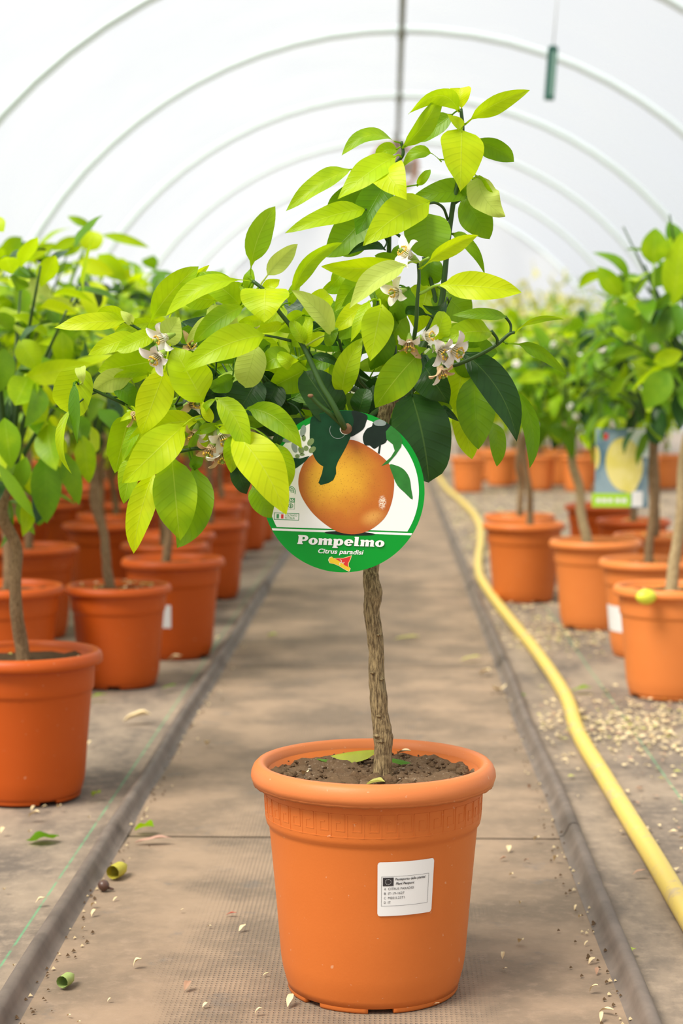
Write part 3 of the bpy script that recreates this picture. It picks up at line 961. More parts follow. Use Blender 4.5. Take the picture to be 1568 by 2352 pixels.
for i, (bx_, by_, tx_, ty_, w, c, db, dt, op) in enumerate(LV):
    b_, t_ = at(bx_, by_, D0+db), at(tx_, ty_, D0+dt)
    near = min(BR, key=lambda q: (q-b_).length)
    dist = (near-b_).length
    op = dict(op)
    op.setdefault('roll', rnd.uniform(-26, 26))
    op.setdefault('fold', rnd.uniform(.2, .42))
    op.setdefault('twist', rnd.uniform(-35, 35))
    op.setdefault('arch', rnd.uniform(0.004, 0.014))
    w = w*0.95/max(.6, math.cos(math.radians(op['roll'])))
    op.setdefault('ripple', 0.035)
    mb = leaf_mb(b_, t_, w*PXM, attach=near if 0.002 < dist < 0.12 else None, seed=i*1.3, nu_=14, **op)
    part(mb, 'leaf', LEAF[c])

# deeper leaves at the back of the crown, seen through the gaps
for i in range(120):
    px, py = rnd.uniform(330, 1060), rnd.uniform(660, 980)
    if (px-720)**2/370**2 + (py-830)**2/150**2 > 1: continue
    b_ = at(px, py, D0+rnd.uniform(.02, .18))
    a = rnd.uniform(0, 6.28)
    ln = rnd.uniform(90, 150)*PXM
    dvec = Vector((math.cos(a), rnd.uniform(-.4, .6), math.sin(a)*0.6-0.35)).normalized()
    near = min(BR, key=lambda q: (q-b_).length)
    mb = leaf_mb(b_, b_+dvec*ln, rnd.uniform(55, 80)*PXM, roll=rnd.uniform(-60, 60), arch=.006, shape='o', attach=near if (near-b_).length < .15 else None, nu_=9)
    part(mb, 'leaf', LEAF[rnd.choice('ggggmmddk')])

# blossoms
M_PETAL = plain('cream_petal', (0.88, 0.86, 0.78), 0.5, 0.3, 0.06, 60)
M_PETAL_OLD = plain('withered_petal', (0.62, 0.44, 0.25), 0.7, 0.2, 0.30, 60)
M_STAMEN = plain('cream_stamens', (0.85, 0.78, 0.55), 0.6, 0.3)
M_ANTHER = plain('yellow_anthers', (0.75, 0.48, 0.06), 0.6, 0.3)
M_OVARY = plain('green_ovary', (0.28, 0.42, 0.06), 0.5, 0.3)

def flower(px, py, dz, axis, s=1.0, old=False, petals=5, bare=False, seed=0):
    """axis: direction (image right, image up, towards camera) in which the blossom opens"""
    r_ = random.Random(seed)
    c = at(px, py, D0+dz)
    A = Vector((axis[0], -axis[2], axis[1])).normalized()
    U = A.orthogonal().normalized(); V = A.cross(U)
    mb = MB()
    tube(mb, [c - A*.006*s, c, c + A*.003*s], [.0012*s, .0030*s, .0026*s], 8, 3)
    tube(mb, [c + A*.003*s, c + A*.010*s, c + A*.014*s], [.0010*s, .0010*s, .0018*s], 6, 3)
    fl = part(mb, 'flower', M_OVARY)
    fl['label'] = 'withered blossom' if old else 'cream white blossom'
    if not bare:
        mb = MB()
        for k in range(14):
            a = 2*math.pi*k/14
            d = U*math.cos(a) + V*math.sin(a)
            p0, p1 = c + d*.0026*s + A*.002*s, c + d*(.0036+.001*r_.random())*s + A*(.011+.002*r_.random())*s
            tube(mb, [p0, p1], [.00055*s, .0004*s], 4, 1)
            blob(mb, p1, .0009*s, 5, 4, 0, 0, 1, 1, mi=1)
        o = mb
        localize(o, base0)
        o.build('stamens', [M_STAMEN if not old else M_PETAL_OLD, M_ANTHER], fl)
    for k in range(petals):
        a = 2*math.pi*k/petals + r_.uniform(-.3, .3)
        d = U*math.cos(a) + V*math.sin(a)
        S = A.cross(d)
        rec = r_.uniform(.6, 1.3)
        ln = .017*s*r_.uniform(.85, 1.15)
        mb = MB()
        vs_, fs = [], []
        for i in range(8):
            t = i/7
            th = rec*t*2.0 + (.5 if not old else 1.1)
            P = c + A*(.003*s) + d*.0020*s
            # curve outwards then back
            q = Vector((0, 0, 0))
            steps = 8
            for z in range(int(t*steps+.5)):
                u_ = (z+.5)/steps
                ang = .35 + rec*u_*1.9
                q += (A*math.cos(ang) + d*math.sin(ang))*(ln/steps)
            ww = .0050*s*(math.sin(math.pi*min(1, .18+.80*t))**.7)
            if old: ww *= r_.uniform(.5, .9)
            for e in (-1, -.35, .35, 1):
                vs_.append(P + q + S*e*ww + A*(.0016*s*(e*e)))
        for i in range(7):
            for e in range(3):
                z = i*4+e
                fs.append((z, z+1, z+5, z+4))
        mb.add(vs_, fs)
        localize(mb, base0)
        mb.build('petal', M_PETAL_OLD if (old and r_.random() < .6) else M_PETAL, fl)
    return fl
FL = [(388, 772, -.075, (-.8, -.3, .5), 1.2, 0, 4), (372, 812, -.085, (-.5, -.5, .7), 1.25, 0, 5), (948, 592, -.055, (-.8, .5, .5), 1.25, 0, 4), (922, 668, -.06, (-.7, -.2, .6), 1.1, 0, 4),
      (940, 778, -.06, (.0, -.8, .5), 1.1, 1, 4), (968, 775, -.06, (.7, .1, .5), 1.1, 0, 3), (1002, 800, -.065, (.6, -.4, .6), 1.25, 0, 5), (1028, 795, -.06, (.7, -.4, .5), 1.35, 0, 5), (1008, 838, -.06, (.3, -.9, .3), 1.1, 1, 4),
      (432, 930, -.04, (.6, .1, .6), 1.2, 1, 4), (450, 985, -.05, (-.2, -.8, .5), 1.1, 1, 4), (505, 995, -.065, (.4, -.6, .6), 1.2, 0, 5), (488, 1020, -.06, (-.3, -.8, .5), 1.2, 1, 5), (505, 1030, -.06, (.2, -.9, .4), 1.2, 1, 5),
      (435, 800, -.03, (.3, .3, .8), 1.0, 1, 4), (300, 948, -.055, (.6, -.3, .5), .9, 1, 2)]
for i, (x, y, dz, ax, s, old, n) in enumerate(FL):
    flower(x, y, dz, ax, s, bool(old), n, seed=i+11)

# passport sticker bent round the pot
def text_pts(body, bold=0.0, shear=0.0):
    cu = bpy.data.curves.new('lettering', 'FONT')
    cu.body = body
    cu.size = 1.0
    cu.offset = bold
    cu.shear = shear
    cu.resolution_u = 3
    o = bpy.data.objects.new('lettering_tmp', cu)
    C.objects.link(o)
    dg = bpy.context.evaluated_depsgraph_get()
    me = bpy.data.meshes.new_from_object(o.evaluated_get(dg))
    v = [tuple(q.co) for q in me.vertices]
    f = [tuple(p.vertices) for p in me.polygons]
    bpy.data.objects.remove(o); bpy.data.curves.remove(cu); bpy.data.meshes.remove(me)
    return v, f

def text_box(body, x0, y0, x1, h, bold=0.0, shear=0.0):
    """lettering fitted to x0..x1 with cap height h, baseline y0 -> 2d verts, faces"""
    v, f = text_pts(body, bold, shear)
    mnx, mxx = min(p[0] for p in v), max(p[0] for p in v)
    cap = text_cap()
    return [(x0 + (p[0]-mnx)/(mxx-mnx)*(x1-x0), y0 + p[1]/cap*h) for p in v], f
_cap = []
def text_cap():
    if not _cap:
        v, f = text_pts('H')
        _cap.append(max(p[1] for p in v))
    return _cap[0]

# sticker coordinates: mm, origin at its lower left corner, 62 wide, 63 high
ST_W, ST_H = 63.0, 62.0
ST_A0 = math.radians(-87.2)
def st_pt(x, y, off):
    y *= .925; x *= .925
    z = 0.1075 + y*0.001
    r = 0.0997 + (z-0.0375)/(0.177-0.0375)*(0.1118-0.0997) + off
    a = ST_A0 + x*0.001/0.1045
    return (r*math.cos(a), r*math.sin(a), z)
def st_rect(mb, x0, y0, x1, y1, off, n=10, rc=0.0):
    vs_, fs = [], []
    for i in range(n+1):
        x = x0 + (x1-x0)*i/n
        ins = 0.0
        if rc:
            dx = min(x-x0, x1-x)
            if dx < rc: ins = rc - math.sqrt(max(0, rc*rc-(rc-dx)**2))
        vs_ += [st_pt(x, y0+ins, off), st_pt(x, y1-ins, off)]
    for i in range(n):
        fs.append((2*i, 2*i+2, 2*i+3, 2*i+1))
    mb.add(vs_, fs)
mb = MB(); st_rect(mb, 0, 0, ST_W, ST_H, 0.0007, 64, 3.0)
sticker = part0(mb, 'sticker', M_WHITE)
sticker['label'] = 'white plant passport sticker'
mb = MB()
fx0, fy0, fx1, fy1 = 4.0, 11.5, 57.0, 45.5
lw = 0.28
for q in ((fx0, fy0, fx1, fy0+lw), (fx0, fy1-lw, fx1, fy1), (fx0, fy0, fx0+lw, fy1), (fx1-lw, fy0, fx1, fy1)):
    st_rect(mb, *q, 0.0010, 14)
st_rect(mb, 5.6, 34.6, 17.0, 44.3, 0.0010, 4)
part0(mb, 'printed_frame', M_INK, sticker)
mb = MB()
for k in range(12):
    a = 2*math.pi*k/12
    cx_, cy_ = 11.3+3.0*math.cos(a), 39.4+3.0*math.sin(a)
    st_rect(mb, cx_-.3, cy_-.3, cx_+.3, cy_+.3, 0.0012, 1)
part0(mb, 'printed_stars', M_WHITE, sticker)
mb = MB()
for body, x0, y0, x1, h, bold, sh in (('Passaporto delle piante/', 19, 40.8, 53, 2.7, .018, 0), ('Plant Passport', 19.4, 35.8, 40, 2.7, .022, .25),
                                      ('A', 7.0, 30.0, 9.0, 2.6, 0.0, 0), ('CITRUS PARADISI', 11.3, 30.0, 39.5, 2.6, 0.0, 0), ('B', 7.0, 24.8, 9.0, 2.6, .0, 0), ('IT-19-1627', 11.3, 24.8, 29, 2.6, .0, 0),
                                      ('C', 7.0, 19.6, 9.0, 2.6, .0, 0), ('ME01L23T1', 11.3, 19.6, 29.5, 2.6, .0, 0), ('D', 7.0, 14.4, 9.0, 2.6, .0, 0), ('IT', 11.3, 14.4, 14.2, 2.6, .0, 0)):
    v, f = text_box(body, x0, y0, x1, h, bold, sh)
    mb.add([st_pt(x, y, 0.0011) for x, y in v], f)
part0(mb, 'lettering', M_INK, sticker, False)

# ================================================================== round plant tag hung on the branch
TAG_D = D0 - 0.052
tc = at(788, 1129, TAG_D)
TS = 1.0*TAG_D/F_PX                      # metres per pixel of the tag
tagr = empty('plant_tag', tc, 'round white and green plant tag with a grapefruit picture hanging from the tree', 'plant tag')
tagr.rotation_mode = 'XYZ'
view = (tc-CAM).normalized()
tagr.rotation_euler = (0, math.radians(1.9), 0)
# local axes: x right, z up, y away; slight lean
def tp(px, py, off=0.0):
    """print position given in picture pixels relative to the tag's middle -> local point"""
    return ((px-788)*TS, -off, -(py-1129)*TS)
def tpl(x, y, off=0.0):
    return (x*TS, -off, y*TS)
c19, s19 = math.cos(math.radians(1.9)), math.sin(math.radians(1.9))
def unrot(px, py):
    x, y = px-788, 1129-py
    return (x*c19 - y*s19, x*s19 + y*c19)

def poly(mb, pts, off, mi=0, smoothn=0):
    if smoothn:
        P = [Vector((x, y, 0)) for x, y in pts]
        P = P + [P[0]]
        q = catmull([P[-2]] + P + [P[1]], smoothn)
        k = smoothn
        pts = [(v.x, v.y) for v in q[k:-k-1]]
    vs_ = [tpl(x, y, off) for x, y in pts]
    mb.add(vs_, [tuple(range(len(vs_)))], [(x/400+.5, y/400+.5) for x, y in pts], mi)
    return mb
def pix(pts):
    return [unrot(560+x/3.409, 900+y/3.409) for x, y in pts]

RT = 187.0
M_TGREEN = plain('tag_green', (0.0, 0.30, 0.025), 0.35, 0.25)
M_TWHITE = plain('tag_white', (0.88, 0.88, 0.86), 0.32, 0.5)
M_TDGREEN = plain('tag_leaf_dark', (0.006, 0.055, 0.018), 0.35, 0.22, 0.5, 60)
M_TBLACK = plain('tag_leaf_black_green', (0.010, 0.022, 0.014), 0.35, 0.22, 0.5, 60)
M_TLEAF = plain('tag_leaf_green', (0.03, 0.19, 0.03), 0.35, 0.22, 0.5, 60)
M_TBUD = plain('tag_bud_olive', (0.18, 0.26, 0.09), 0.3, 0.5, 0.3, 200)
M_TGREY = plain('tag_petal_grey', (0.25, 0.31, 0.28), 0.3, 0.5, 0.2, 200)
M_TRED = plain('tag_red', (0.70, 0.03, 0.025), 0.32, 0.5)
M_TYEL = plain('tag_yellow', (0.86, 0.58, 0.02), 0.32, 0.5)
M_TCREAM = plain('tag_cream', (0.88, 0.76, 0.55), 0.32, 0.5)
M_TLOGO = plain('tag_logo_green', (0.05, 0.30, 0.10), 0.32, 0.5)

def fruit_mat():
    m, nt, out = new_mat('tag_grapefruit_print')
    uv = coord(nt, 'UV')
    sp = N(nt, 'ShaderNodeSeparateXYZ'); L(nt, uv, sp.inputs[0])
    def dist(cx_, cy_, sx=1.0, sy=1.0):
        a = math_n(nt, 'MULTIPLY', math_n(nt, 'SUBTRACT', sp.outputs[0], cx_), sx)
        b = math_n(nt, 'MULTIPLY', math_n(nt, 'SUBTRACT', sp.outputs[1], cy_), sy)
        return math_n(nt, 'SQRT', math_n(nt, 'ADD', math_n(nt, 'MULTIPLY', a, a), math_n(nt, 'MULTIPLY', b, b)))
    U = lambda px, py: (unrot(px, py)[0]/400+.5, unrot(px, py)[1]/400+.5)
    nz = noise_n(nt, uv, 7, 3)
    d1 = math_n(nt, 'ADD', dist(*U(770, 1095), 1.0, 1.15), math_n(nt, 'MULTIPLY', math_n(nt, 'SUBTRACT', nz, .5), .14))
    col = mix_c(nt, smooth(nt, d1, 0.02, 0.30), (0.82, 0.46, 0.035), (0.52, 0.15, 0.022))
    d2 = dist(*U(872, 1195), 0.9, 1.5)
    col = mix_c(nt, math_n(nt, 'MULTIPLY', math_n(nt, 'SUBTRACT', 1.0, smooth(nt, d2, 0.02, 0.12)), .8), col, (0.85, 0.50, 0.12))
    d3 = dist(*U(797, 1117))
    col = mix_c(nt, math_n(nt, 'MULTIPLY', smooth(nt, d3, 0.20, 0.29), .75), col, (0.42, 0.09, 0.02))
    vo = N(nt, 'ShaderNodeTexVoronoi'); L(nt, uv, vo.inputs['Vector']); vo.inputs['Scale'].default_value = 85
    dots = math_n(nt, 'SUBTRACT', 1.0, smooth(nt, vo.outputs['Distance'], 0.12, 0.30))
    col = mix_c(nt, math_n(nt, 'MULTIPLY', dots, .6), col, (0.40, 0.13, 0.02))
    d4 = dist(*U(878, 1154), 2.0, 1.1)
    hl = math_n(nt, 'MULTIPLY', math_n(nt, 'SUBTRACT', 1.0, smooth(nt, d4, 0.02, 0.055)), smooth(nt, noise_n(nt, uv, 120, 2), .35, .6))
    col = mix_c(nt, math_n(nt, 'MULTIPLY', hl, .9), col, (0.90, 0.82, 0.66))
    princ(nt, out, col, 0.35, 0.25)
    return m
M_FRUIT = fruit_mat()

# card: disc with a punched hole
hx, hy = unrot(793, 985)
HR = 13.0
mb = MB()
n = 96
vs_, fs = [], []
for side, off in ((0, 0.0), (1, -0.00045)):
    for k in range(n):
        a = 2*math.pi*k/n
        vs_.append(tpl(RT*math.cos(a), RT*math.sin(a), off))
    for k in range(n):
        a = 2*math.pi*k/n
        vs_.append(tpl(hx+HR*math.cos(a), hy+HR*math.sin(a), off))
for side in (0, 1):
    o_ = side*2*n
    for k in range(n):
        k2 = (k+1) % n
        q = (o_+k, o_+k2, o_+n+k2, o_+n+k)
        fs.append(q if side else q[::-1])
for k in range(n):
    k2 = (k+1) % n
    fs.append((k, k2, 2*n+k2, 2*n+k))
    fs.append((n+k2, n+k, 3*n+k, 3*n+k2))
mb.add(vs_, fs)
card = mb.build('card', M_TGREEN, tagr, False)

def clip_arc(r, y0, n=70, x0=-1e9):
    """disc of radius r above the line y = y0"""
    pts = []
    a0 = math.asin(y0/r)
    for k in range(n+1):
        a = a0 + (math.pi-2*a0)*k/n
        pts.append((r*math.cos(a), r*math.sin(a)))
    return pts
# white field, with the hole and slit left green by a printed leaf around it
def tagpart(name, mat, pts, off, smoothn=0, label=None):
    mb = MB()
    poly(mb, pts, off, 0, smoothn)
    o = mb.build(name, mat, tagr, False)
    if label: o['label'] = label
    return o
mb = MB()
pts = clip_arc(174.0, -87.0)
# fan around the hole so that it stays open: two halves left and right of the hole plus collar
HRW = HR + 3
def field(mb, r, y0, off):
    outer = clip_arc(r, y0, 90)
    m = len(outer)
    inner = []
    for x, y in outer:
        a = math.atan2(y-hy, x-hx)
        inner.append((hx+HRW*math.cos(a), hy+HRW*math.sin(a)))
    vs_ = [tpl(x, y, off) for x, y in outer] + [tpl(x, y, off) for x, y in inner]
    fs = []
    for k in range(m):
        k2 = (k+1) % m
        if k2 == 0:
            # bottom chord: subdivide
            K = 30
            b = len(vs_)
            for z in range(K+1):
                t = z/K
                x = outer[-1][0] + (outer[0][0]-outer[-1][0])*t
                y = y0
                a = math.atan2(y-hy, x-hx)
                vs_.append(tpl(x, y, off)); vs_.append(tpl(hx+HRW*math.cos(a), hy+HRW*math.sin(a), off))
            for z in range(K):
                fs.append((b+2*z, b+2*z+2, b+2*z+3, b+2*z+1))
        else:
            fs.append((k, k2, m+k2, m+k))
    mb.add(vs_, fs)
field(mb, 174.0, -87.0, 0.00012)
mb.build('printed_field', M_TWHITE, tagr, False)
tagpart('printed_stripe', M_TWHITE, [(-162, -90.5), (162, -90.5), (160, -95.5), (-160, -95.5)], 0.00012)
mb = MB()
shp = [(58*math.cos(a)+18, -96 + 5*math.sin(a)) for a in [2*math.pi*k/30 for k in range(30)]]
poly(mb, shp, 0.00015)
mb.build('printed_shadow', M_TBLACK, tagr, False)

GF = pix([(840, 375), (940, 410), (1060, 490), (1140, 570), (1175, 680), (1165, 830), (1120, 960), (1050, 1040), (960, 1095), (860, 1117), (760, 1105), (690, 1075), (600, 1010), (520, 930), (450, 820), (425, 720), (440, 620), (490, 530), (600, 450), (720, 390)])
tagpart('printed_grapefruit', M_FRUIT, GF, 0.00024, 5, 'picture of an orange-yellow grapefruit')
# printed leaves (the big one keeps clear of the hole)
def hole_poly(mb, pts, off, smoothn=4):
    P = [Vector((x, y, 0)) for x, y in pts]
    q = catmull([P[-1]] + P + [P[0], P[1]], smoothn)[smoothn:-smoothn]
    pts = [(v.x, v.y) for v in q][:-1]
    pts = [(x*min(1, (RT-.5)/math.hypot(x, y)), y*min(1, (RT-.5)/math.hypot(x, y))) for x, y in pts]
    m = len(pts)
    vs_ = [tpl(x, y, off) for x, y in pts]
    for x, y in pts:
        a = math.atan2(y-hy, x-hx)
        vs_.append(tpl(hx+HR*math.cos(a), hy+HR*math.sin(a), off))
    mb.add(vs_, [(k, (k+1) % m, m+(k+1) % m, m+k) for k in range(m)])
mb = MB()
hole_poly(mb, pix([(530, 195), (515, 300), (520, 420), (560, 530), (622, 585), (700, 600), (745, 530), (800, 430), (840, 340), (870, 260), (860, 140), (740, 140), (620, 160)]), 0.00030, 3)
mb.build('printed_leaf', M_TDGREEN, tagr, False)
tagpart('printed_leaf', M_TDGREEN, pix([(622, 575), (610, 640), (582, 712), (600, 730), (660, 715), (700, 690), (722, 640), (720, 590), (740, 535), (700, 560)]), 0.00032)
tagpart('printed_leaf', M_TBLACK, pix([(842, 150), (900, 155), (965, 185), (955, 240), (935, 290), (880, 330), (835, 350), (848, 280), (860, 220)]), 0.00034, 3)
tagpart('printed_leaf', M_TBLACK, pix([(1015, 235), (1080, 235), (1150, 262), (1140, 320), (1110, 395), (1060, 420), (1020, 445), (985, 420), (945, 415), (930, 350), (960, 290), (1000, 270)]), 0.00030, 3)
tagpart('printed_leaf', M_TLEAF, pix([(1150, 262), (1110, 310), (1115, 370), (1165, 410), (1180, 460), (1150, 510), (1110, 545), (1075, 580), (1130, 560), (1190, 490), (1230, 430), (1240, 380), (1215, 320)]), 0.00036)
tagpart('printed_leaf', M_TLEAF, pix([(1140, 570), (1190, 575), (1250, 605), (1295, 670), (1310, 760), (1320, 842), (1260, 790), (1200, 730), (1165, 650)]), 0.00032, 3)
tagpart('printed_leaf', M_TGREY, pix([(1015, 235), (1060, 215), (1110, 235), (1100, 262), (1030, 262)]), 0.00040, 3)
tagpart('printed_stem', M_TDGREEN, pix([(355, 512), (440, 522), (515, 500), (480, 545), (420, 590), (365, 622), (340, 600)]), 0.00034)
tagpart('printed_stem', M_TBLACK, pix([(1060, 400), (1075, 400), (1062, 485), (1048, 480)]), 0.00036)
for x, y, rx, ry, a_, mt in ((522, 392, 34, 22, .9, M_TBUD), (535, 452, 32, 21, .7, M_TBUD), (486, 441, 20, 20, 0, M_TBUD), (447, 455, 22, 30, .3, M_TBUD), (468, 362, 16, 24, 0, M_TBUD), (418, 503, 18, 16, 0, M_TBUD), (462, 305, 22, 48, -.2, M_TGREY), (395, 435, 22, 42, .3, M_TGREY), (350, 375, 52, 20, .15, M_TGREY), (455, 490, 20, 10, 0, M_TBUD)):
    pts = []
    for k in range(18):
        t = 2*math.pi*k/18
        u_, v_ = rx*math.cos(t), ry*math.sin(t)
        pts.append((x+u_*math.cos(a_)-v_*math.sin(-a_), y-u_*math.sin(a_)+v_*math.cos(a_)))
    tagpart('printed_bud', mt, pix(pts), 0.00042)

# wordmark drawn as heavy slab letters
def ell_ring(pieces, cx_, cy_, rx, ry, ix, iy, a0=0, a1=360, n=28):
    for k in range(n):
        t0, t1 = math.radians(a0+(a1-a0)*k/n), math.radians(a0+(a1-a0)*(k+1)/n)
        pieces.append([(cx_+rx*math.cos(t0), cy_+ry*math.sin(t0)), (cx_+rx*math.cos(t1), cy_+ry*math.sin(t1)), (cx_+ix*math.cos(t1), cy_+iy*math.sin(t1)), (cx_+ix*math.cos(t0), cy_+iy*math.sin(t0))])
def rect(pieces, x0, y0, x1, y1):
    pieces.append([(x0, y0), (x1, y0), (x1, y1), (x0, y1)])
def glyph(ch):
    p = []
    if ch == 'P':
        rect(p, 1, 0, 8, 21); rect(p, 0, 0, 9.5, 3); rect(p, 0, 18, 3, 21); rect(p, 5, 18, 11, 21)
        ell_ring(p, 10.5, 14.2, 7.5, 6.8, 1.6, 2.6, -90, 90); rect(p, 6, 7.4, 10.6, 11); rect(p, 6, 17, 10.6, 21); return p, 18
    if ch == 'o':
        ell_ring(p, 8, 7.5, 8, 7.9, 1.9, 4.6); return p, 16
    if ch == 'm':
        for x in (1, 9.3, 17.6): rect(p, x, 0, x+6, 12.4)
        rect(p, 0, 12, 6, 15); rect(p, 0, 0, 7.2, 2); rect(p, 17.4, 0, 25, 2.2)
        ell_ring(p, 11.2, 10.6, 4.2, 4.8, 0, 0, 0, 180, 12); ell_ring(p, 19.6, 10.6, 4.2, 4.8, 0, 0, 0, 180, 12)
        rect(p, 5, 11.4, 12, 14); rect(p, 13, 11.4, 20, 14); return p, 25
    if ch == 'p':
        rect(p, 1, -6, 7, 14); rect(p, 0, 12, 5, 15); rect(p, -.4, -6, 9, -3.5); ell_ring(p, 10, 7.5, 7.6, 7.9, 1.8, 4.6); return p, 18
    if ch == 'e':
        ell_ring(p, 8, 7.5, 8, 7.9, 1.9, 4.6, 0, 325); rect(p, 4, 6.4, 15.6, 8.8); return p, 16
    if ch == 'l':
        rect(p, 1, 0, 7.5, 21.5); rect(p, 0, 19, 4, 21.5); rect(p, 1, 0, 9.5, 2.6); return p, 10
word, xw = [], 0
for ch in 'Pompelmo':
    g_, wd = glyph(ch)
    for q in g_:
        word.append([(x+xw, y) for x, y in q])
    xw += wd + 1.0
sx = 200.0/(xw-1)
x0w, y0w = unrot(682, 1248)
mb = MB(); mbs = MB()
for iq, q in enumerate(word):
    pts = [(x0w + (x+0.07*y)*sx, y0w - 2.2 + y*1.0) for x, y in q]
    poly(mb, pts, 0.00050 + iq*2.5e-6)
    poly(mbs, [(x+.5, y-.6) for x, y in pts], 0.00020 + iq*1.0e-6)
mb.build('printed_name', M_TWHITE, tagr, False)
mbs.build('printed_name_shade', M_TDGREEN, tagr, False)
mb = MB()
xa, ya = unrot(730, 1271)
v, f = text_box('Citrus paradisi', xa, ya, xa+105, 10.0, 0.022, 0.22)
mb.add([tpl(x, y, 0.00038) for x, y in v], f)
mb.build('printed_subtitle', M_TWHITE, tagr, False)
# island map
ISL = pix([(663, 1322), (672, 1302), (690, 1296), (705, 1308), (735, 1306), (775, 1306), (805, 1298), (842, 1286), (832, 1318), (818, 1345), (818, 1368), (832, 1384), (822, 1408), (800, 1398), (770, 1382), (745, 1366), (705, 1350), (675, 1345)])
cx_ = sum(p[0] for p in ISL)/len(ISL); cy_ = sum(p[1] for p in ISL)/len(ISL)
tagpart('printed_map_outline', M_TCREAM, [(cx_+(x-cx_)*1.05, cy_+(y-cy_)*1.08) for x, y in ISL], 0.00036)
tagpart('printed_map', M_TYEL, ISL, 0.00042)
tagpart('printed_map', M_TRED, pix([(712, 1308), (735, 1307), (775, 1308), (805, 1300), (838, 1290), (828, 1318), (814, 1345), (814, 1368), (822, 1378), (790, 1362), (765, 1340), (735, 1322)]), 0.00046)
mb = MB()
for k in range(3):
    a = math.radians(90+120*k)
    x, y = unrot(560+762/3.409, 900+1338/3.409)
    p0 = (x, y); p1 = (x+5*math.cos(a), y+5*math.sin(a)); p2 = (p1[0]+4*math.cos(a+1.4), p1[1]+4*math.sin(a+1.4))
    for (a_, b_) in ((p0, p1), (p1, p2)):
        dx, dy = b_[0]-a_[0], b_[1]-a_[1]
        l_ = math.hypot(dx, dy); nx_, ny_ = -dy/l_*.8, dx/l_*.8
        poly(mb, [(a_[0]+nx_, a_[1]+ny_), (b_[0]+nx_, b_[1]+ny_), (b_[0]-nx_, b_[1]-ny_), (a_[0]-nx_, a_[1]-ny_)], 0.0005)
mb.build('printed_emblem', M_TCREAM, tagr, False)
# logo block left of the fruit
mb = MB()
def ringp(mb, cx_, cy_, r0, r1, a0, a1, off, n=24):
    for k in range(n):
        t0, t1 = math.radians(a0+(a1-a0)*k/n), math.radians(a0+(a1-a0)*(k+1)/n)
        poly(mb, [(cx_+r1*math.cos(t0), cy_+r1*math.sin(t0)), (cx_+r1*math.cos(t1), cy_+r1*math.sin(t1)), (cx_+r0*math.cos(t1), cy_+r0*math.sin(t1)), (cx_+r0*math.cos(t0), cy_+r0*math.sin(t0))], off)
lx, ly = unrot(664, 1130)
ringp(mb, lx, ly, 13.0, 14.5, -20, 200, .0003); ringp(mb, lx, ly, 9.5, 11, -10, 190, .0003)
for a in range(0, 181, 30):
    t = math.radians(a)
    poly(mb, [(lx+3*math.cos(t-.2), ly+3*math.sin(t-.2)), (lx+9*math.cos(t-.07), ly+9*math.sin(t-.07)), (lx+9*math.cos(t+.07), ly+9*math.sin(t+.07)), (lx+3*math.cos(t+.2), ly+3*math.sin(t+.2))], .0003)
poly(mb, [(lx-13, ly-14), (lx+13, ly-14), (lx+13, ly-24), (lx-13, ly-24)], .0003)
ringp(mb, lx+4, ly-32, 4.2, 5.6, 0, 360, .0003); poly(mb, [(lx+3.4, ly-37), (lx+4.6, ly-37), (lx+4.6, ly-27), (lx+3.4, ly-27)], .0003)
ringp(mb, lx+4, ly-32, 1.5, 2.3, 0, 360, .0003, 12)
for q in ((lx-13, ly-40, lx+13, ly-39.4), (lx-13, ly-40, lx-12.4, ly-24), (lx+12.4, ly-40, lx+13, ly-24)):
    poly(mb, [(q[0], q[1]), (q[2], q[1]), (q[2], q[3]), (q[0], q[3])], .0003)
bx0, by0 = unrot(628, 1194)
for q in ((0, 0, 58, 1.3), (0, 15, 58, 16.3), (0, 0, 1.3, 16.3), (56.7, 0, 58, 16.3)):
    poly(mb, [(bx0+q[0], by0+q[1]), (bx0+q[2], by0+q[1]), (bx0+q[2], by0+q[3]), (bx0+q[0], by0+q[3])], .0003)
poly(mb, [(bx0+6, by0+3.2), (bx0+11.5, by0+3.2), (bx0+11.5, by0+13), (bx0+6, by0+13)], .0003)
for body, xo, yo, x1_, h_ in (('COLTIVATO', 26, 8.8, 53, 4.6), ('IN ITALIA', 26, 2.8, 48, 4.6)):
    v, f = text_box(body, bx0+xo, by0+yo, bx0+x1_, h_, .006)
    mb.add([tpl(x, y, .0003) for x, y in v], f)
mb.build('printed_logo', M_TLOGO, tagr, False)
mb = MB()
v, f = text_box('36', lx-1, ly-22.4, lx+11, 7.0, .012)
mb.add([tpl(x, y, .0004) for x, y in v], f)
mb.build('printed_logo', M_TWHITE, tagr, False)
mb = MB()
poly(mb, [(bx0+16.5, by0+3.2), (bx0+22, by0+3.2), (bx0+22, by0+13), (bx0+16.5, by0+13)], .0003)
mb.build('printed_flag_band', M_TRED, tagr, False)
# slit ring round the hole
mb = MB()
sx0, sy0 = unrot(776, 988)
ringp(mb, sx0, sy0, 18.4, 19.6, 150, 330, .0005, 30)
mb.build('slit', M_TGREY, tagr, False)

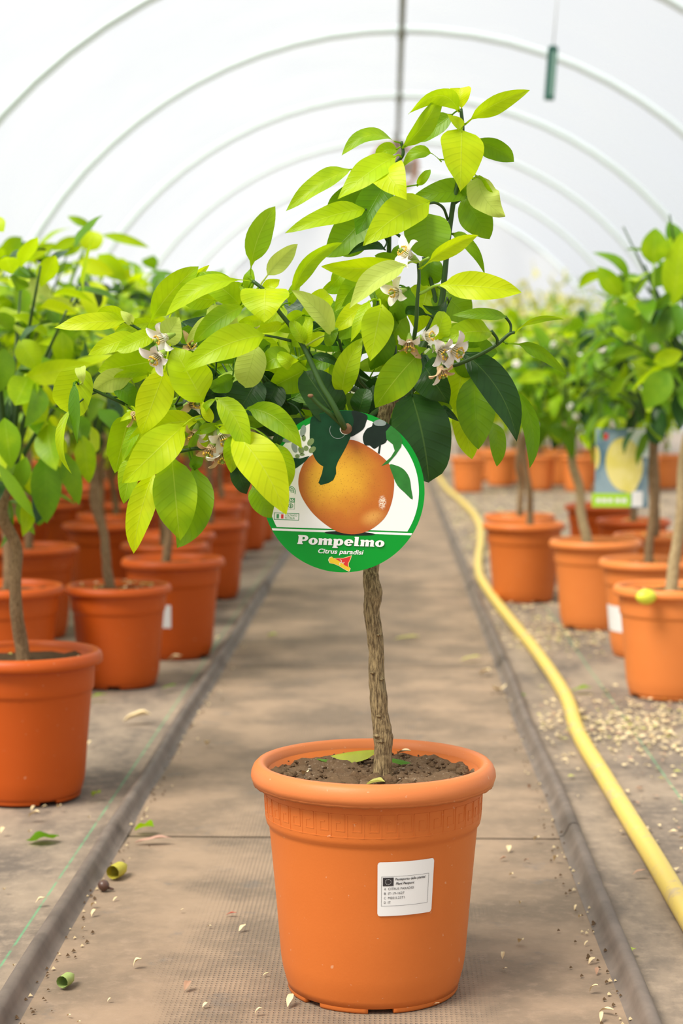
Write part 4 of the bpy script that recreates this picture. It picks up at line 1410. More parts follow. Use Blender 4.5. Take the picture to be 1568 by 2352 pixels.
# ================================================================== background trees
def leaf_proto(shape, ln, w, arch, fold, nu_=8, nv_=2, rp=.03, seed=0):
    """leaf lying along +Y, facing +Z, base at the origin"""
    mb = MB()
    vs_, fs, uvs = [], [], []
    cols = 2*nv_+1
    mx = max(profile(shape, i/200) for i in range(201))
    for i in range(nu_+1):
        t = i/nu_
        ang = -arch*t
        y = ln*(math.sin(arch*t)/arch if arch else t)
        z = -ln*((1-math.cos(arch*t))/arch if arch else 0)
        s = (t-.08)/.92
        hw = .5*w*profile(shape, s)/mx if s > 0 else 0
        hw = max(hw, .0008 if t < .97 else .0002)
        for k in range(cols):
            q = -1+2*k/(cols-1)
            vs_.append((q*hw, y, z + fold*abs(q)*hw + rp*w*math.sin(t*11+seed)*abs(q)))
            uvs.append((t, .5+.5*q))
    for i in range(nu_):
        for k in range(cols-1):
            a = i*cols+k
            fs.append((a, a+1, a+cols+1, a+cols))
    return mb.add(vs_, fs, uvs)

PROTO = [leaf_proto('e', .085, .036, .9, .25, seed=0), leaf_proto('o', .078, .044, .5, .2, seed=1), leaf_proto('e', .095, .034, 1.2, .35, seed=2),
         leaf_proto('o', .070, .040, .9, .15, seed=3), leaf_proto('r', .062, .042, .4, .2, seed=4), leaf_proto('e', .088, .040, .2, .3, seed=5)]
PROTO_ME = {}
for i, p_ in enumerate(PROTO):
    for c_ in LEAF:
        PROTO_ME[i, c_] = p_.mesh('leaf', [LEAF[c_]])
LOWP = [leaf_proto('e', .085, .038, .8, .25, 4, 1), leaf_proto('o', .075, .044, .5, .2, 4, 1), leaf_proto('e', .095, .036, 1.2, .3, 4, 1)]

def leaf_frame(d, up):
    y = d.normalized()
    z = (up - y*up.dot(y))
    z = z.normalized() if z.length > 1e-4 else y.orthogonal().normalized()
    x = y.cross(z)
    return Matrix((x, y, z)).transposed()

def crown_spots(r_, n, cen, rad, fill=.55):
    """leaf placements through an ellipsoid crown: (point, outward direction)"""
    out = []
    while len(out) < n:
        q = Vector((r_.uniform(-1, 1), r_.uniform(-1, 1), r_.uniform(-1, 1)))
        l_ = q.length
        if l_ > 1 or l_ < 1e-3: continue
        if l_ < fill and r_.random() < .65: continue
        # an uneven outline: lobes
        lobe = 0.80 + 0.32*noise.noise(q.normalized()*2.2 + Vector((cen.x*7, cen.y*3, 0)))
        q = q*lobe
        p = cen + Vector((q.x*rad[0], q.y*rad[1], q.z*rad[2]))
        d = Vector((q.x, q.y, q.z*.55 - .28)) + Vector((r_.gauss(0, .45), r_.gauss(0, .45), r_.gauss(0, .35)))
        if q.z > .45: d.z += r_.uniform(.1, .7)
        out.append((p, d.normalized()))
    return out

FOL_CACHE = {}
def foliage_mesh(key, pal, n, rad, seed):
    r_ = random.Random(seed)
    me_by = []
    mb = MB()
    order = sorted(set(pal))
    for p, d in crown_spots(r_, n, Vector((0, 0, 0)), rad):
        up = Vector((r_.gauss(0, .35), r_.gauss(0, .35)-.15, 1))
        Mx = leaf_frame(d, up)
        pr = r_.choice(LOWP)
        s = r_.uniform(.75, 1.15)
        mb.add([p + Mx @ (Vector(v)*s) for v in pr.v], pr.f, pr.uv, order.index(r_.choice(pal)))
    return mb.mesh('foliage', [LEAF[c_] for c_ in order])

def trunk_pts(r_, h0, h1, lean=(0, 0), wob=.008):
    n = 7
    return [Vector((lean[0]*i/(n-1) + r_.uniform(-wob, wob)*(i > 0), lean[1]*i/(n-1) + r_.uniform(-wob, wob)*(i > 0), h0 + (h1-h0)*i/(n-1))) for i in range(n)]

SOIL_ME = [soil_mb(.1125, .2285, .006, 8, 28, s).mesh('soil', [M_SOIL2]) for s in (3.0, 9.0)]
def potted(name, label, X, Y, pot_k='a', s=.923, seed=0, trunk_top=.56, crown=(0, 0, .76), rad=(.2, .2, .24), n=120, pal='ymmggd', detail=True, bark=M_BARK2, group=None, tx=(0, 0), cat='potted tree', thick=1.0, rot=None, flowers=0):
    r_ = random.Random(seed*131+5)
    root = empty(name, (X, Y, 0.004), label, cat, group)
    o = bpy.data.objects.new('pot', POT_ME[pot_k]); o.scale = (s, s, s)
    o.rotation_euler.z = rot if rot is not None else r_.uniform(0, 6.28)
    link(o, root)
    so = bpy.data.objects.new('soil', SOIL_ME[seed % 2]); so.scale = (s, s, s); link(so, root)
    mb = MB()
    tp_ = trunk_pts(r_, .2*s, trunk_top, (crown[0]-tx[0], crown[1]-tx[1]))
    tp_ = [p + Vector((tx[0], tx[1], 0)) for p in tp_]
    tube(mb, tp_, [.0125*thick, .0105*thick, .010*thick, .0095*thick, .0085*thick], 9, 4, rough=.15)
    mb.build('trunk', bark, root)
    top = tp_[-1]
    cen = Vector(crown)
    if detail:
        mb = MB()
        ends = []
        for k in range(11):
            a = 2*math.pi*k/11 + r_.uniform(-.3, .3)
            e = cen + Vector((math.cos(a)*rad[0]*.75, math.sin(a)*rad[1]*.75, r_.uniform(-.5, .85)*rad[2]))
            m1 = top.lerp(e, .45) + Vector((0, 0, .03))
            tube(mb, [top, m1, e], [.0045, .0032, .0016], 6, 4)
            ends.append(e)
        mb.build('branches', M_STEM, root)
        for p, d in crown_spots(r_, n, cen, rad):
            up = Vector((r_.gauss(0, .35), r_.gauss(0, .35)-.15, 1))
            lo = bpy.data.objects.new('leaf', PROTO_ME[r_.randrange(len(PROTO)), r_.choice(pal)])
            sc = r_.uniform(.72, 1.15)
            lo.matrix_local = Matrix.Translation(p) @ leaf_frame(d, up).to_4x4() @ Matrix.Scale(sc, 4)
            link(lo, root)
        for k in range(flowers):
            mb = MB()
            q = cen + Vector((r_.uniform(-.7, .7)*rad[0], -rad[1]*r_.uniform(.5, .95), r_.uniform(-.7, .6)*rad[2]))
            for z in range(5):
                a = 2*math.pi*z/5
                blob(mb, q+Vector((math.cos(a)*.006, -.002, math.sin(a)*.006)), .006, 6, 5, .2, z, .8)
            mb.build('blossom', M_PETAL, root)
    else:
        key = (pal, round(rad[0], 2), round(rad[2], 2), seed % 4)
        if key not in FOL_CACHE:
            FOL_CACHE[key] = foliage_mesh(key, pal, n, rad, seed % 4 + 77)
        lo = bpy.data.objects.new('foliage', FOL_CACHE[key])
        lo.location = cen
        lo.rotation_euler.z = r_.uniform(0, 6.28)
        lo['kind'] = 'stuff'
        link(lo, root)
    return root

def extra_leaves(root, Y, lst):
    k = Y/F_PX
    for i, (a, b, c, d, w, col, db, dt, op) in enumerate(lst):
        b_, t_ = at(a, b, Y+db), at(c, d, Y+dt)
        op = dict(op)
        op.setdefault('roll', rnd.uniform(-10, 10)); op.setdefault('arch', .006)
        mb = leaf_mb(b_, t_, w*k, seed=i, nu_=9, nv_=2, **op)
        localize(mb, root.location)
        mb.build('leaf', LEAF[col], root)

def px_x(px, Y):
    return at(px, 900, Y).x

# ---- left rows
t = potted('potted_citrus_tree', 'potted citrus tree nearest on the left, its pot cut by the picture edge', px_x(50, 2.857), 2.857, 'b', .935, 1, .50, (-.03, 0, .66), (.21, .2, .28), 161, 'ymmggd', tx=(.0, .0), rot=0.6)
extra_leaves(t, 2.74, [(105, 1040, 107, 1202, 72, 'g', 0, 0, {}), (55, 870, 210, 835, 55, 'y', .0, -.02, {}), (-5, 1065, 80, 1190, 30, 'g', -.05, -.06, {}), (10, 960, 26, 1075, 60, 'm', -.05, -.06, {}), (75, 890, 92, 990, 60, 'm', 0, 0, {}),
                       (150, 1040, 182, 1160, 45, 'g', .0, .0, {}), (60, 1050, 40, 1130, 40, 'g', .02, .02, {}), (190, 1000, 205, 1110, 50, 'm', .05, .05, {}), (45, 780, 90, 850, 60, 'm', 0, 0, {}), (10, 800, 0, 900, 60, 'g', 0, 0, {})])
t = potted('potted_citrus_tree', 'potted citrus tree with leaf litter on its soil, second along the left path edge', px_x(268, 3.941), 3.941, 'b', .88, 2, .50, (-.06, .0, .73), (.22, .22, .27), 161, 'ymmmgd', tx=(-.01, 0), rot=0)
extra_leaves(t, 3.80, [(210, 520, 155, 497, 20, 'm', 0, 0, {}), (212, 530, 205, 577, 56, 'y', -.02, -.03, dict(shape='r')), (235, 540, 343, 569, 22, 'm', 0, 0, dict(bend=.004)), (130, 560, 28, 612, 30, 'y', 0, 0, dict(bend=.004)),
                       (178, 545, 118, 575, 26, 'm', 0, 0, {}), (190, 565, 135, 588, 20, 'm', .02, .02, {}), (215, 645, 213, 735, 66, 'y', -.05, -.06, dict(shape='o')), (180, 600, 262, 630, 40, 'y', -.03, -.03, {}), (225, 585, 290, 645, 50, 'm', .02, .02, {}),
                       (170, 605, 105, 630, 22, 'm', 0, 0, {}), (255, 600, 300, 640, 50, 'y', .05, .05, {}), (50, 545, 0, 590, 40, 'm', -.1, -.1, {}), (60, 650, 120, 690, 60, 'p', -.1, -.1, dict(ripple=.1))])
mb = MB()
S0 = t.location
tube(mb, [at(p[0], p[1], 3.83)-S0 for p in ((110, 790), (140, 725), (165, 640), (187, 588), (205, 540), (208, 512))], [.005, .004, .002], 6, 4)
mb.build('shoot', M_STEM_Y, t)
potted('potted_citrus_tree', 'potted citrus tree third along the left path edge, pot with white label', px_x(395, 4.366), 4.366, 'b', .95, 3, .50, (0, 0, .70), (.22, .22, .25), 147, 'ymmggd', tx=(-.02, 0), rot=1.1)
potted('potted_citrus_tree', 'potted citrus tree fourth along the left edge of the path, half hidden', px_x(478, 5.571), 5.571, 'b', .935, 4, .5, (0, 0, .72), (.2, .2, .25), 118, 'mmggd', rot=.4)
potted('potted_citrus_tree', 'potted citrus tree behind the nearest left pot, at the picture edge', px_x(7, 3.799), 3.799, 'b', .935, 5, .52, (0, 0, .74), (.22, .22, .26), 147, 'ymmggd')
potted('potted_citrus_tree', 'potted citrus tree in the second left row with a wide bare rim', px_x(66, 4.690), 4.690, 'b', .95, 6, .52, (0, 0, .74), (.22, .22, .24), 133, 'ymmggd')
potted('potted_citrus_tree', 'potted citrus tree in the second left row behind the pot with litter', px_x(233, 5.521), 5.521, 'b', .935, 7, .5, (0, 0, .74), (.21, .21, .24), 118, 'mmggy')
potted('potted_citrus_tree', 'potted citrus tree directly behind the left pot with the white label', px_x(375, 4.923), 4.923, 'b', .90, 8, .5, (0, 0, .72), (.21, .21, .24), 125, 'ymmggd')
potted('potted_citrus_tree', 'second potted citrus tree behind the left pot with the white label', px_x(399, 5.268), 5.268, 'b', .90, 9, .5, (0, 0, .72), (.2, .2, .24), 112, 'mmggd', tx=(.02, 0))
potted('potted_citrus_tree', 'potted citrus tree just behind the fourth pot along the left path edge', px_x(477, 6.382), 6.382, 'b', .935, 10, .5, (0, 0, .72), (.2, .2, .24), 98, 'mmggd')
potted('potted_citrus_tree', 'potted citrus tree fifth along the left path edge, beside the round tag', px_x(505, 6.817), 6.817, 'b', .935, 11, .5, (0, 0, .72), (.2, .2, .24), 98, 'mmgyd')
potted('potted_citrus_tree', 'potted citrus tree sixth along the left path edge, pot partly behind the round tag', px_x(552, 7.213), 7.213, 'b', .935, 12, .5, (0, 0, .74), (.2, .2, .26), 98, 'mmgyy')
GL = 'potted citrus trees in the rows along the left of the tunnel'
LB = 'potted citrus tree in the crowded rows farther back on the left side'
k = 0
for row, Y in enumerate([4.2, 4.75, 5.3, 5.85, 6.4, 6.95]):
    for X in (-1.22, -1.55, -1.9):
        potted('potted_citrus_tree', LB, X + rnd.uniform(-.04, .04), Y + rnd.uniform(-.05, .05), 'b', .935, 20+k, .50, (0, 0, .68), (.24, .24, .34), 210, 'ymmggd', detail=False, group=GL); k += 1
for X, Y in ((-.90, 5.95), (-.93, 6.5), (-.88, 7.0)):
    potted('potted_citrus_tree', LB, X, Y, 'b', .935, 20+k, .50, (0, 0, .68), (.24, .24, .34), 210, 'ymmggd', detail=False, group=GL); k += 1
for Y in [7.6+.55*i for i in range(10)]:
    for X in (-.60, -.93, -1.26, -1.6, -1.95):
        potted('potted_citrus_tree', LB, X + rnd.uniform(-.03, .03), Y + rnd.uniform(-.06, .06), 'b', .935, 20+k, .50, (0, 0, .72), (.24, .24, .36), 210, 'ymmgw' if k % 3 == 0 else 'ymmggd', detail=False, group=GL); k += 1

# ---- right side
t = potted('potted_citrus_tree', 'potted citrus tree nearest on the right with a lemon lying on its soil', px_x(1548, 3.829), 3.829, 'c', .935, 40, .60, (.04, 0, .80), (.24, .22, .22), 161, 'mggggd', bark=M_BARK3, rot=.9, flowers=4, thick=1.15)
extra_leaves(t, 3.70, [(1500, 608, 1505, 523, 64, 'm', 0, 0, {}), (1510, 600, 1542, 545, 26, 'm', .03, .03, {}), (1425, 680, 1372, 612, 46, 'm', 0, 0, {}), (1430, 678, 1455, 630, 24, 'g', 0, 0, {}), (1500, 660, 1533, 605, 42, 'g', .02, .02, {}),
                       (1545, 700, 1568, 530, 70, 'm', .0, 0, {}), (1535, 850, 1480, 938, 66, 'g', -.1, -.1, {}), (1470, 760, 1410, 700, 50, 'g', 0, 0, {}), (1500, 830, 1568, 810, 40, 'm', -.1, -.1, {}), (1440, 720, 1475, 690, 40, 'm', 0, 0, {}),
                       (1530, 720, 1490, 790, 70, 'g', -.05, -.05, {}), (1560, 700, 1530, 780, 70, 'g', -.05, -.05, {})])
mb = MB()
S0 = t.location
tube(mb, [at(p[0], p[1], 3.7)-S0 for p in ((1530, 800), (1505, 740), (1500, 660), (1502, 600))], [.004, .003, .002], 6, 4)
tube(mb, [at(p[0], p[1], 3.7)-S0 for p in ((1515, 790), (1470, 730), (1428, 680))], [.004, .003, .002], 6, 4)
mb.build('shoot', M_STEM_Y, t)
potted('potted_citrus_tree', 'potted citrus tree second on the right, pot with a white label', px_x(1496, 4.407), 4.407, 'c', .935, 41, .55, (.0, 0, .72), (.22, .2, .20), 140, 'mggggd', bark=M_BARK2, flowers=4)
potted('potted_citrus_tree', 'potted citrus tree on the right carrying the lemon picture tag', px_x(1371, 4.913), 4.913, 'c', .95, 42, .55, (-.08, 0, .66), (.24, .2, .19), 161, 'mmgggd', thick=1.25, bark=M_BARK3, tx=(-.015, 0), flowers=6)
potted('potted_citrus_tree', 'potted citrus tree on the right with its pot beside the bend of the hose', px_x(1205, 5.521), 5.521, 'a', .95, 43, .58, (0.0, 0, .70), (.20, .2, .17), 133, 'mmgggy', bark=M_BARK2, tx=(.02, 0), flowers=5)
potted('potted_citrus_tree', 'potted citrus tree close behind the pot beside the bend of the hose', px_x(1195, 6.037), 6.037, 'a', .90, 44, .58, (0, 0, .72), (.2, .2, .18), 112, 'mmggg', bark=M_BARK2, flowers=3)
potted('potted_citrus_tree', 'potted citrus tree in the darker pot behind the lemon picture tag', px_x(1381, 6.352), 6.352, 'b', .95, 45, .58, (0, 0, .74), (.2, .2, .2), 112, 'mgggd', flowers=3)
potted('potted_citrus_tree', 'potted citrus tree in the pot right of the dark one behind the lemon tag', px_x(1458, 5.825), 5.825, 'b', .90, 46, .58, (0, 0, .74), (.2, .2, .2), 112, 'mgggd', flowers=3)
potted('potted_citrus_tree', 'potted citrus tree with pale litter on its soil behind the two right pots', px_x(1505, 5.257), 5.257, 'a', .90, 47, .58, (0, 0, .74), (.2, .2, .2), 112, 'mgggd', flowers=3)
GR = 'small potted plants far back on the right'
ORD = ['first', 'second', 'third', 'fourth', 'fifth', 'sixth', 'seventh', 'eighth', 'ninth', 'tenth', 'eleventh', 'twelfth', 'thirteenth', 'fourteenth', 'fifteenth']
FR = sorted([1076, 1150, 1238, 1290, 1330, 1430, 1475, 1530])
k = 0
for px, Y in ((1076, 11.1), (1150, 11.8), (1238, 11.3), (1290, 11.9), (1330, 11.2), (1430, 11.6), (1475, 11.1), (1530, 11.5)):
    potted('potted_citrus_tree', ORD[FR.index(px)] + ' small potted plant from the path in the far group on the right', px_x(px, Y), Y, 'c', .86, 60+k, .36, (0, 0, .56), (.2, .2, .22), 150, 'mmgwy' if k % 2 else 'mmggy', detail=False, group=GR, cat='potted plant'); k += 1

ORD = ['first', 'second', 'third', 'fourth', 'fifth', 'sixth', 'seventh', 'eighth', 'ninth', 'tenth', 'eleventh', 'twelfth', 'thirteenth', 'fourteenth', 'fifteenth']
# ---- shrubs at the far end of the tunnel
SHR = {}
def shrub(X, Y, h, r, pal, seed, label, group):
    root = empty('shrub', (X, Y, 0.0), label, 'shrub', group)
    mb = MB()
    r_ = random.Random(seed)
    for i in range(5):
        a = r_.uniform(0, 6.28)
        tube(mb, [(0, 0, 0), (math.cos(a)*r*.2, math.sin(a)*r*.2, h*.4), (math.cos(a)*r*.55, math.sin(a)*r*.55, h*.8)], [.009, .006, .003], 5, 3)
    mb.build('stems', M_BARK2, root)
    key = (pal, seed % 3)
    if key not in SHR:
        SHR[key] = foliage_mesh(key, pal, 420, (.5, .5, .5), seed % 3 + 31)
    o = bpy.data.objects.new('foliage', SHR[key])
    o.scale = (r/.5, r/.5, h/1.0*.95)
    o.location = (0, 0, h*.55)
    o.rotation_euler.z = r_.uniform(0, 6)
    o['kind'] = 'stuff'
    link(o, root)
RS = [1010, 1120, 1250, 1380, 1180, 1300, 1060, 1420, 1230, 1110, 1290, 1480]
k = 0
for px, Y, h, r, pal in ((1010, 13.2, 1.25, .40, 'owg'), (1120, 12.9, 1.05, .36, 'ogg'), (1250, 13.4, 1.3, .42, 'owg'), (1380, 13.0, 1.25, .42, 'ogm'), (1180, 15.0, 1.55, .5, 'oww'), (1300, 15.4, 1.6, .5, 'oow'),
                         (1060, 16.0, 1.5, .45, 'oww'), (1420, 15.2, 1.55, .5, 'owg'), (1230, 17.6, 1.8, .55, 'www'), (1110, 18.0, 1.6, .5, 'owo'), (1290, 18.2, 1.7, .45, 'oow'), (1480, 13.8, 1.3, .40, 'ogm'),
                         (1080, 10.2, .0, .3, 'ymw'), (1185, 9.4, .0, .3, 'ymw')):
    if h == 0: continue
    shrub(px_x(px, Y), Y, h, r, pal, 5+k, ORD[sorted(RS).index(px)] + ' shrub from the left among blurred yellow-green shrubs at the far right end', 'shrubs at the far right end'); k += 1
LS = [400, 455, 540, 640, 700, 560, 760]
for px, Y, h, r, pal in ((400, 14.6, 1.5, .45, 'ymw'), (455, 15.4, 1.6, .5, 'owm'), (540, 16.2, 1.5, .5, 'ogm'), (640, 17.2, 1.45, .45, 'oww'), (700, 18.4, 1.5, .45, 'wwo'), (560, 18.2, 1.7, .5, 'owm'), (760, 18.9, 1.3, .35, 'owo')):
    shrub(px_x(px, Y), Y, h, r, pal, 5+k, ORD[sorted(LS).index(px)] + ' shrub from the left among blurred shrubs at the far left end', 'shrubs at the far left end'); k += 1
# yellow bushes between the right pots and the far end
for px, Y in ((1120, 12.4), (1200, 12.2), (1280, 12.6), (1370, 12.3), (1460, 12.5)):
    potted('potted_shrub', ORD[(1120, 1200, 1280, 1370, 1460).index(px)] + ' yellow-green potted shrub from the path behind the far group on the right', px_x(px, Y), Y, 'c', .86, 80+k, .40, (0, 0, .88), (.34, .34, .38), 230, 'yywwm', detail=False, group='yellow-green potted shrubs on the right', cat='potted plant'); k += 1

# ================================================================== pot labels, tags, hose and small things
def pot_label(name, root_px, Y, s, px0, px1, py0, py1, label):
    X = px_x(root_px, Y)
    mb = MB()
    za = at(px0, py1, Y-.1*s).z; zb = at(px0, py0, Y-.1*s).z
    vs_, fs = [], []
    def rr(z): return (0.0985 + (z/s-0.036)/(0.170-0.036)*(0.1105-0.0985))*s + .0012
    a0 = -math.acos(max(-1, min(1, (at(px0, py0, Y-.06).x-X)/rr(za))))
    a1 = -math.acos(max(-1, min(1, (at(px1, py0, Y-.06).x-X)/rr(za))))
    n = 8
    for i in range(n+1):
        a = a0 + (a1-a0)*i/n
        for z in (za, zb):
            vs_.append((X + rr(z)*math.cos(a), Y + rr(z)*math.sin(a), z+.004))
    for i in range(n):
        fs.append((2*i, 2*i+2, 2*i+3, 2*i+1))
    mb.add(vs_, fs)
    return mb
def add_label(rootlabel, *a):
    for o in C.objects:
        if o.parent is None and o.get('label') == rootlabel:
            mb = pot_label('sticker', *a, '')
            localize(mb, o.location)
            mb.build('sticker', M_WHITE, o)['label'] = 'white paper label'
            return
add_label('potted citrus tree third along the left path edge, pot with white label', 395, 4.366, .95, 366, 397, 1393, 1446)
add_label('potted citrus tree second on the right, pot with a white label', 1496, 4.407, .935, 1397, 1434, 1401, 1461)

# lemon picture tag on the right
TY = 4.40
lt = empty('lemon_tag', at(1428, 1075, TY), 'blurred rectangular plant tag with a yellow lemon picture and lime green strip', 'plant tag')
lt.rotation_euler = (0, math.radians(.6), math.radians(4))
K2 = TY/F_PX
def lrect(name, mat, x0, y0, x1, y1, off, th=.0):
    mb = MB()
    vs_ = [((x-1428)*K2, -off, -(y-1075)*K2) for x, y in ((x0, y1), (x1, y1), (x1, y0), (x0, y0))]
    if th:
        vs_ += [(x, y+th, z) for x, y, z in vs_]
        mb.add(vs_, [(0, 1, 2, 3), (7, 6, 5, 4), (0, 4, 5, 1), (1, 5, 6, 2), (2, 6, 7, 3), (3, 7, 4, 0)])
    else:
        mb.add(vs_, [(0, 1, 2, 3)])
    return mb.build(name, mat, lt, False)
def two_tone(name, a, b, scale):
    m, nt, out = new_mat(name)
    f = noise_n(nt, coord(nt), scale, 3)
    princ(nt, out, mix_c(nt, smooth(nt, f, .4, .6), a, b), .35, .5)
    return m
M_TEAL = two_tone('lemon_tag_teal', (.10, .20, .26), (.30, .42, .48), 14)
M_LGREEN = plain('lemon_tag_lime', (.42, .72, .04), .4, .4)
M_LEMON = two_tone('lemon_tag_yellow', (.80, .70, .16), (.88, .78, .28), 20)
M_PALE = two_tone('lemon_tag_pale', (.62, .78, .74), (.86, .90, .88), 30)
lrect('card', M_TEAL, 1366, 985, 1490, 1166, 0, .0008)
lrect('printed_light_corner', M_PALE, 1440, 985, 1490, 1050, .0003)
mb = MB()
pts = []
for i in range(40):
    a = 2*math.pi*i/40
    x, y = 43*math.cos(a), 62*math.sin(a)
    pts.append((1433 + x + 4*(y/62), 1067 + y + (6 if .9 < a < 1.5 else 0)))
mb.add([((x-1428)*K2, -.0005, -(y-1075)*K2) for x, y in pts], [tuple(reversed(range(40)))])
mb.build('printed_lemon', M_LEMON, lt, False)
mb = MB()
pts = [(1362+10*math.cos(a)+4, 1052+28*math.sin(a)) for a in [2*math.pi*i/24 for i in range(24)]]
mb.add([((max(x, 1366)-1428)*K2, -.0005, -(y-1075)*K2) for x, y in pts], [tuple(reversed(range(24)))])
mb.build('printed_lemon', M_LEMON, lt, False)
lrect('printed_strip', M_LGREEN, 1360, 1133, 1450, 1165, .0006, .0004)
lrect('printed_badge', M_TWHITE, 1452, 1128, 1477, 1163, .0007)
lrect('printed_red_mark', M_TRED, 1384, 996, 1394, 1010, .0005)
lrect('printed_green_mark', M_TLOGO, 1376, 996, 1384, 1010, .0005)
for x0, x1 in ((1370, 1380), (1383, 1394), (1397, 1407), (1414, 1425), (1428, 1440)):
    lrect('printed_wording', M_TWHITE, x0, 1145, x1, 1154, .0009)

# lemon on soil
p = at(1484, 1350, 3.70)
mb = MB()
vs_, fs = [], []
n, mm_ = 12, 18
for j in range(n+1):
    th = math.pi*j/n
    x = -math.cos(th)
    r = math.sin(th)**.85
    for k_ in range(mm_):
        a = 2*math.pi*k_/mm_
        vs_.append((x*.021*(1.12 if abs(x) > .96 else 1), r*.016*math.cos(a), r*.016*math.sin(a)))
for j in range(n):
    for k_ in range(mm_):
        fs.append((j*mm_+k_, (j+1)*mm_+k_, (j+1)*mm_+(k_+1) % mm_, j*mm_+(k_+1) % mm_))
mb.add(vs_, fs)
M_LEM = plain('lemon_rind', (.72, .74, .05), .4, .5, .1, 60)
o = mb.build('lemon', M_LEM, None, True, (p.x, 3.70, .2275*.935+.0120))
o.rotation_euler.z = .5
tag(o, 'small yellow-green lemon lying on the soil of the nearest right pot', 'lemon')

# hose
HP = [(1720, 2330), (1640, 2205), (1568, 2085), (1507, 1980), (1453, 1892), (1391, 1790), (1328, 1684), (1298, 1597), (1234, 1500), (1179, 1432), (1130, 1369), (1102, 1322), (1099, 1280), (1104, 1237), (1097, 1195), (1064, 1155), (1026, 1122), (1006, 1092), (985, 1060), (968, 1030)]
mb = MB()
pts = []
for i, (x, y) in enumerate(HP):
    q = onfloor(x, y, .014); pts.append(q)
tube(mb, pts, [.0145], 12, 6, 1.0)
tag(mb.build('garden_hose', M_HOSE), 'thick yellow hose snaking along the floor right of the path', 'hose')

# green trap hanging from the film
GY = 6.2
g0 = at(1265, 170, GY)
M_TRAP = plain('dark_green_plastic', (.025, .115, .085), .45, .4, .2, 20)
M_TRAPL = plain('pale_green_plastic', (.22, .36, .30), .45, .4)
M_STR = plain('white_string', (.55, .56, .55), .7, .2)
tr_ = empty('hanging_trap', g0, 'dark green narrow box hanging on a string under the film roof', 'hanging trap')
mb = MB()
k_ = GY/F_PX
w_, h_ = 11*k_, 58*k_
vs_ = [(sx_*w_, sy_*.012, sz_*h_) for sz_ in (-1, 1) for sx_, sy_ in ((-1, -1), (1, -1), (1, 1), (-1, 1))]
mb.add(vs_, [(3, 2, 1, 0), (4, 5, 6, 7), (0, 1, 5, 4), (1, 2, 6, 5), (2, 3, 7, 6), (3, 0, 4, 7)])
bo = mb.build('body', M_TRAP, tr_, False)
mb = MB()
vs_ = [(w_*.35+sx_*w_*.4, -.0125-.001*sy_, sz_*h_*.85) for sz_ in (-1, 1) for sx_, sy_ in ((-1, 1), (1, 1), (1, -1), (-1, -1))]
mb.add(vs_, [(3, 2, 1, 0), (4, 5, 6, 7), (0, 1, 5, 4), (1, 2, 6, 5), (2, 3, 7, 6), (3, 0, 4, 7)])
mb.build('window_strip', M_TRAPL, tr_, False)
mb = MB()
blob(mb, (0, 0, h_), w_*1.05, 10, 6, 0, 0, .5); mb.build('cap', M_TRAP, tr_)
top = RC_Z + math.sqrt(RAD**2 - (g0.x-RC_X)**2)
mb = MB()
tube(mb, [(0, 0, h_), (0.004, 0, (h_+top-g0.z)/2), (0.006, 0, top-g0.z)], [.0022], 5, 3)
mb.build('string', M_STR, tr_)
tr_.rotation_euler = (0, math.radians(4), 0)

# round fan under the ridge far back
FY = 15.3
fc = at(905, 385, FY)
fan = empty('ventilation_fan', fc, 'blurred brown round fan hanging under the ridge far back behind the tree top', 'fan')
M_FANR = plain('brown_fan_housing', (.34, .17, .10), .6, .3, .2, 8)
M_FANB = plain('pale_fan_blade', (.62, .54, .50), .5, .3)
mb = MB()
tube(mb, [(.19*math.cos(2*math.pi*i/24), -.05, .19*math.sin(2*math.pi*i/24)) for i in range(25)], [.018], 8, 2, caps=False)
vs_, fs = [], []
for i in range(32):
    a = 2*math.pi*i/32
    vs_ += [(.19*math.cos(a), -.05, .19*math.sin(a)), (.19*math.cos(a), .10, .19*math.sin(a))]
for i in range(32):
    fs.append((2*i, 2*((i+1) % 32), 2*((i+1) % 32)+1, 2*i+1))
mb.add(vs_, fs)
mb.build('housing', M_FANR, fan)
mb = MB(); blob(mb, (0, 0, 0), .05, 12, 8, 0); mb.build('hub', M_FANR, fan)
for b_ in range(5):
    a = 2*math.pi*b_/5
    mb = MB()
    vs_ = []
    for t_ in (.03, .17):
        for e, yy in ((-1, .03), (1, -.03)):
            w2 = .02 + .045*(t_/.17)
            vs_.append((t_*math.cos(a) - e*w2*math.sin(a), yy, t_*math.sin(a) + e*w2*math.cos(a)))
    mb.add(vs_ + [(x, y+.003, z) for x, y, z in vs_], [(0, 1, 3, 2), (4, 6, 7, 5)])
    mb.build('blade', M_FANB, fan, False)
mb = MB()
tube(mb, [(0, 0, .19), (0, 0, .3), (0, 0, RC_Z+RAD-.05-fc.z)], [.008], 6, 2)
mb.build('hanger', M_RIDGE, fan)

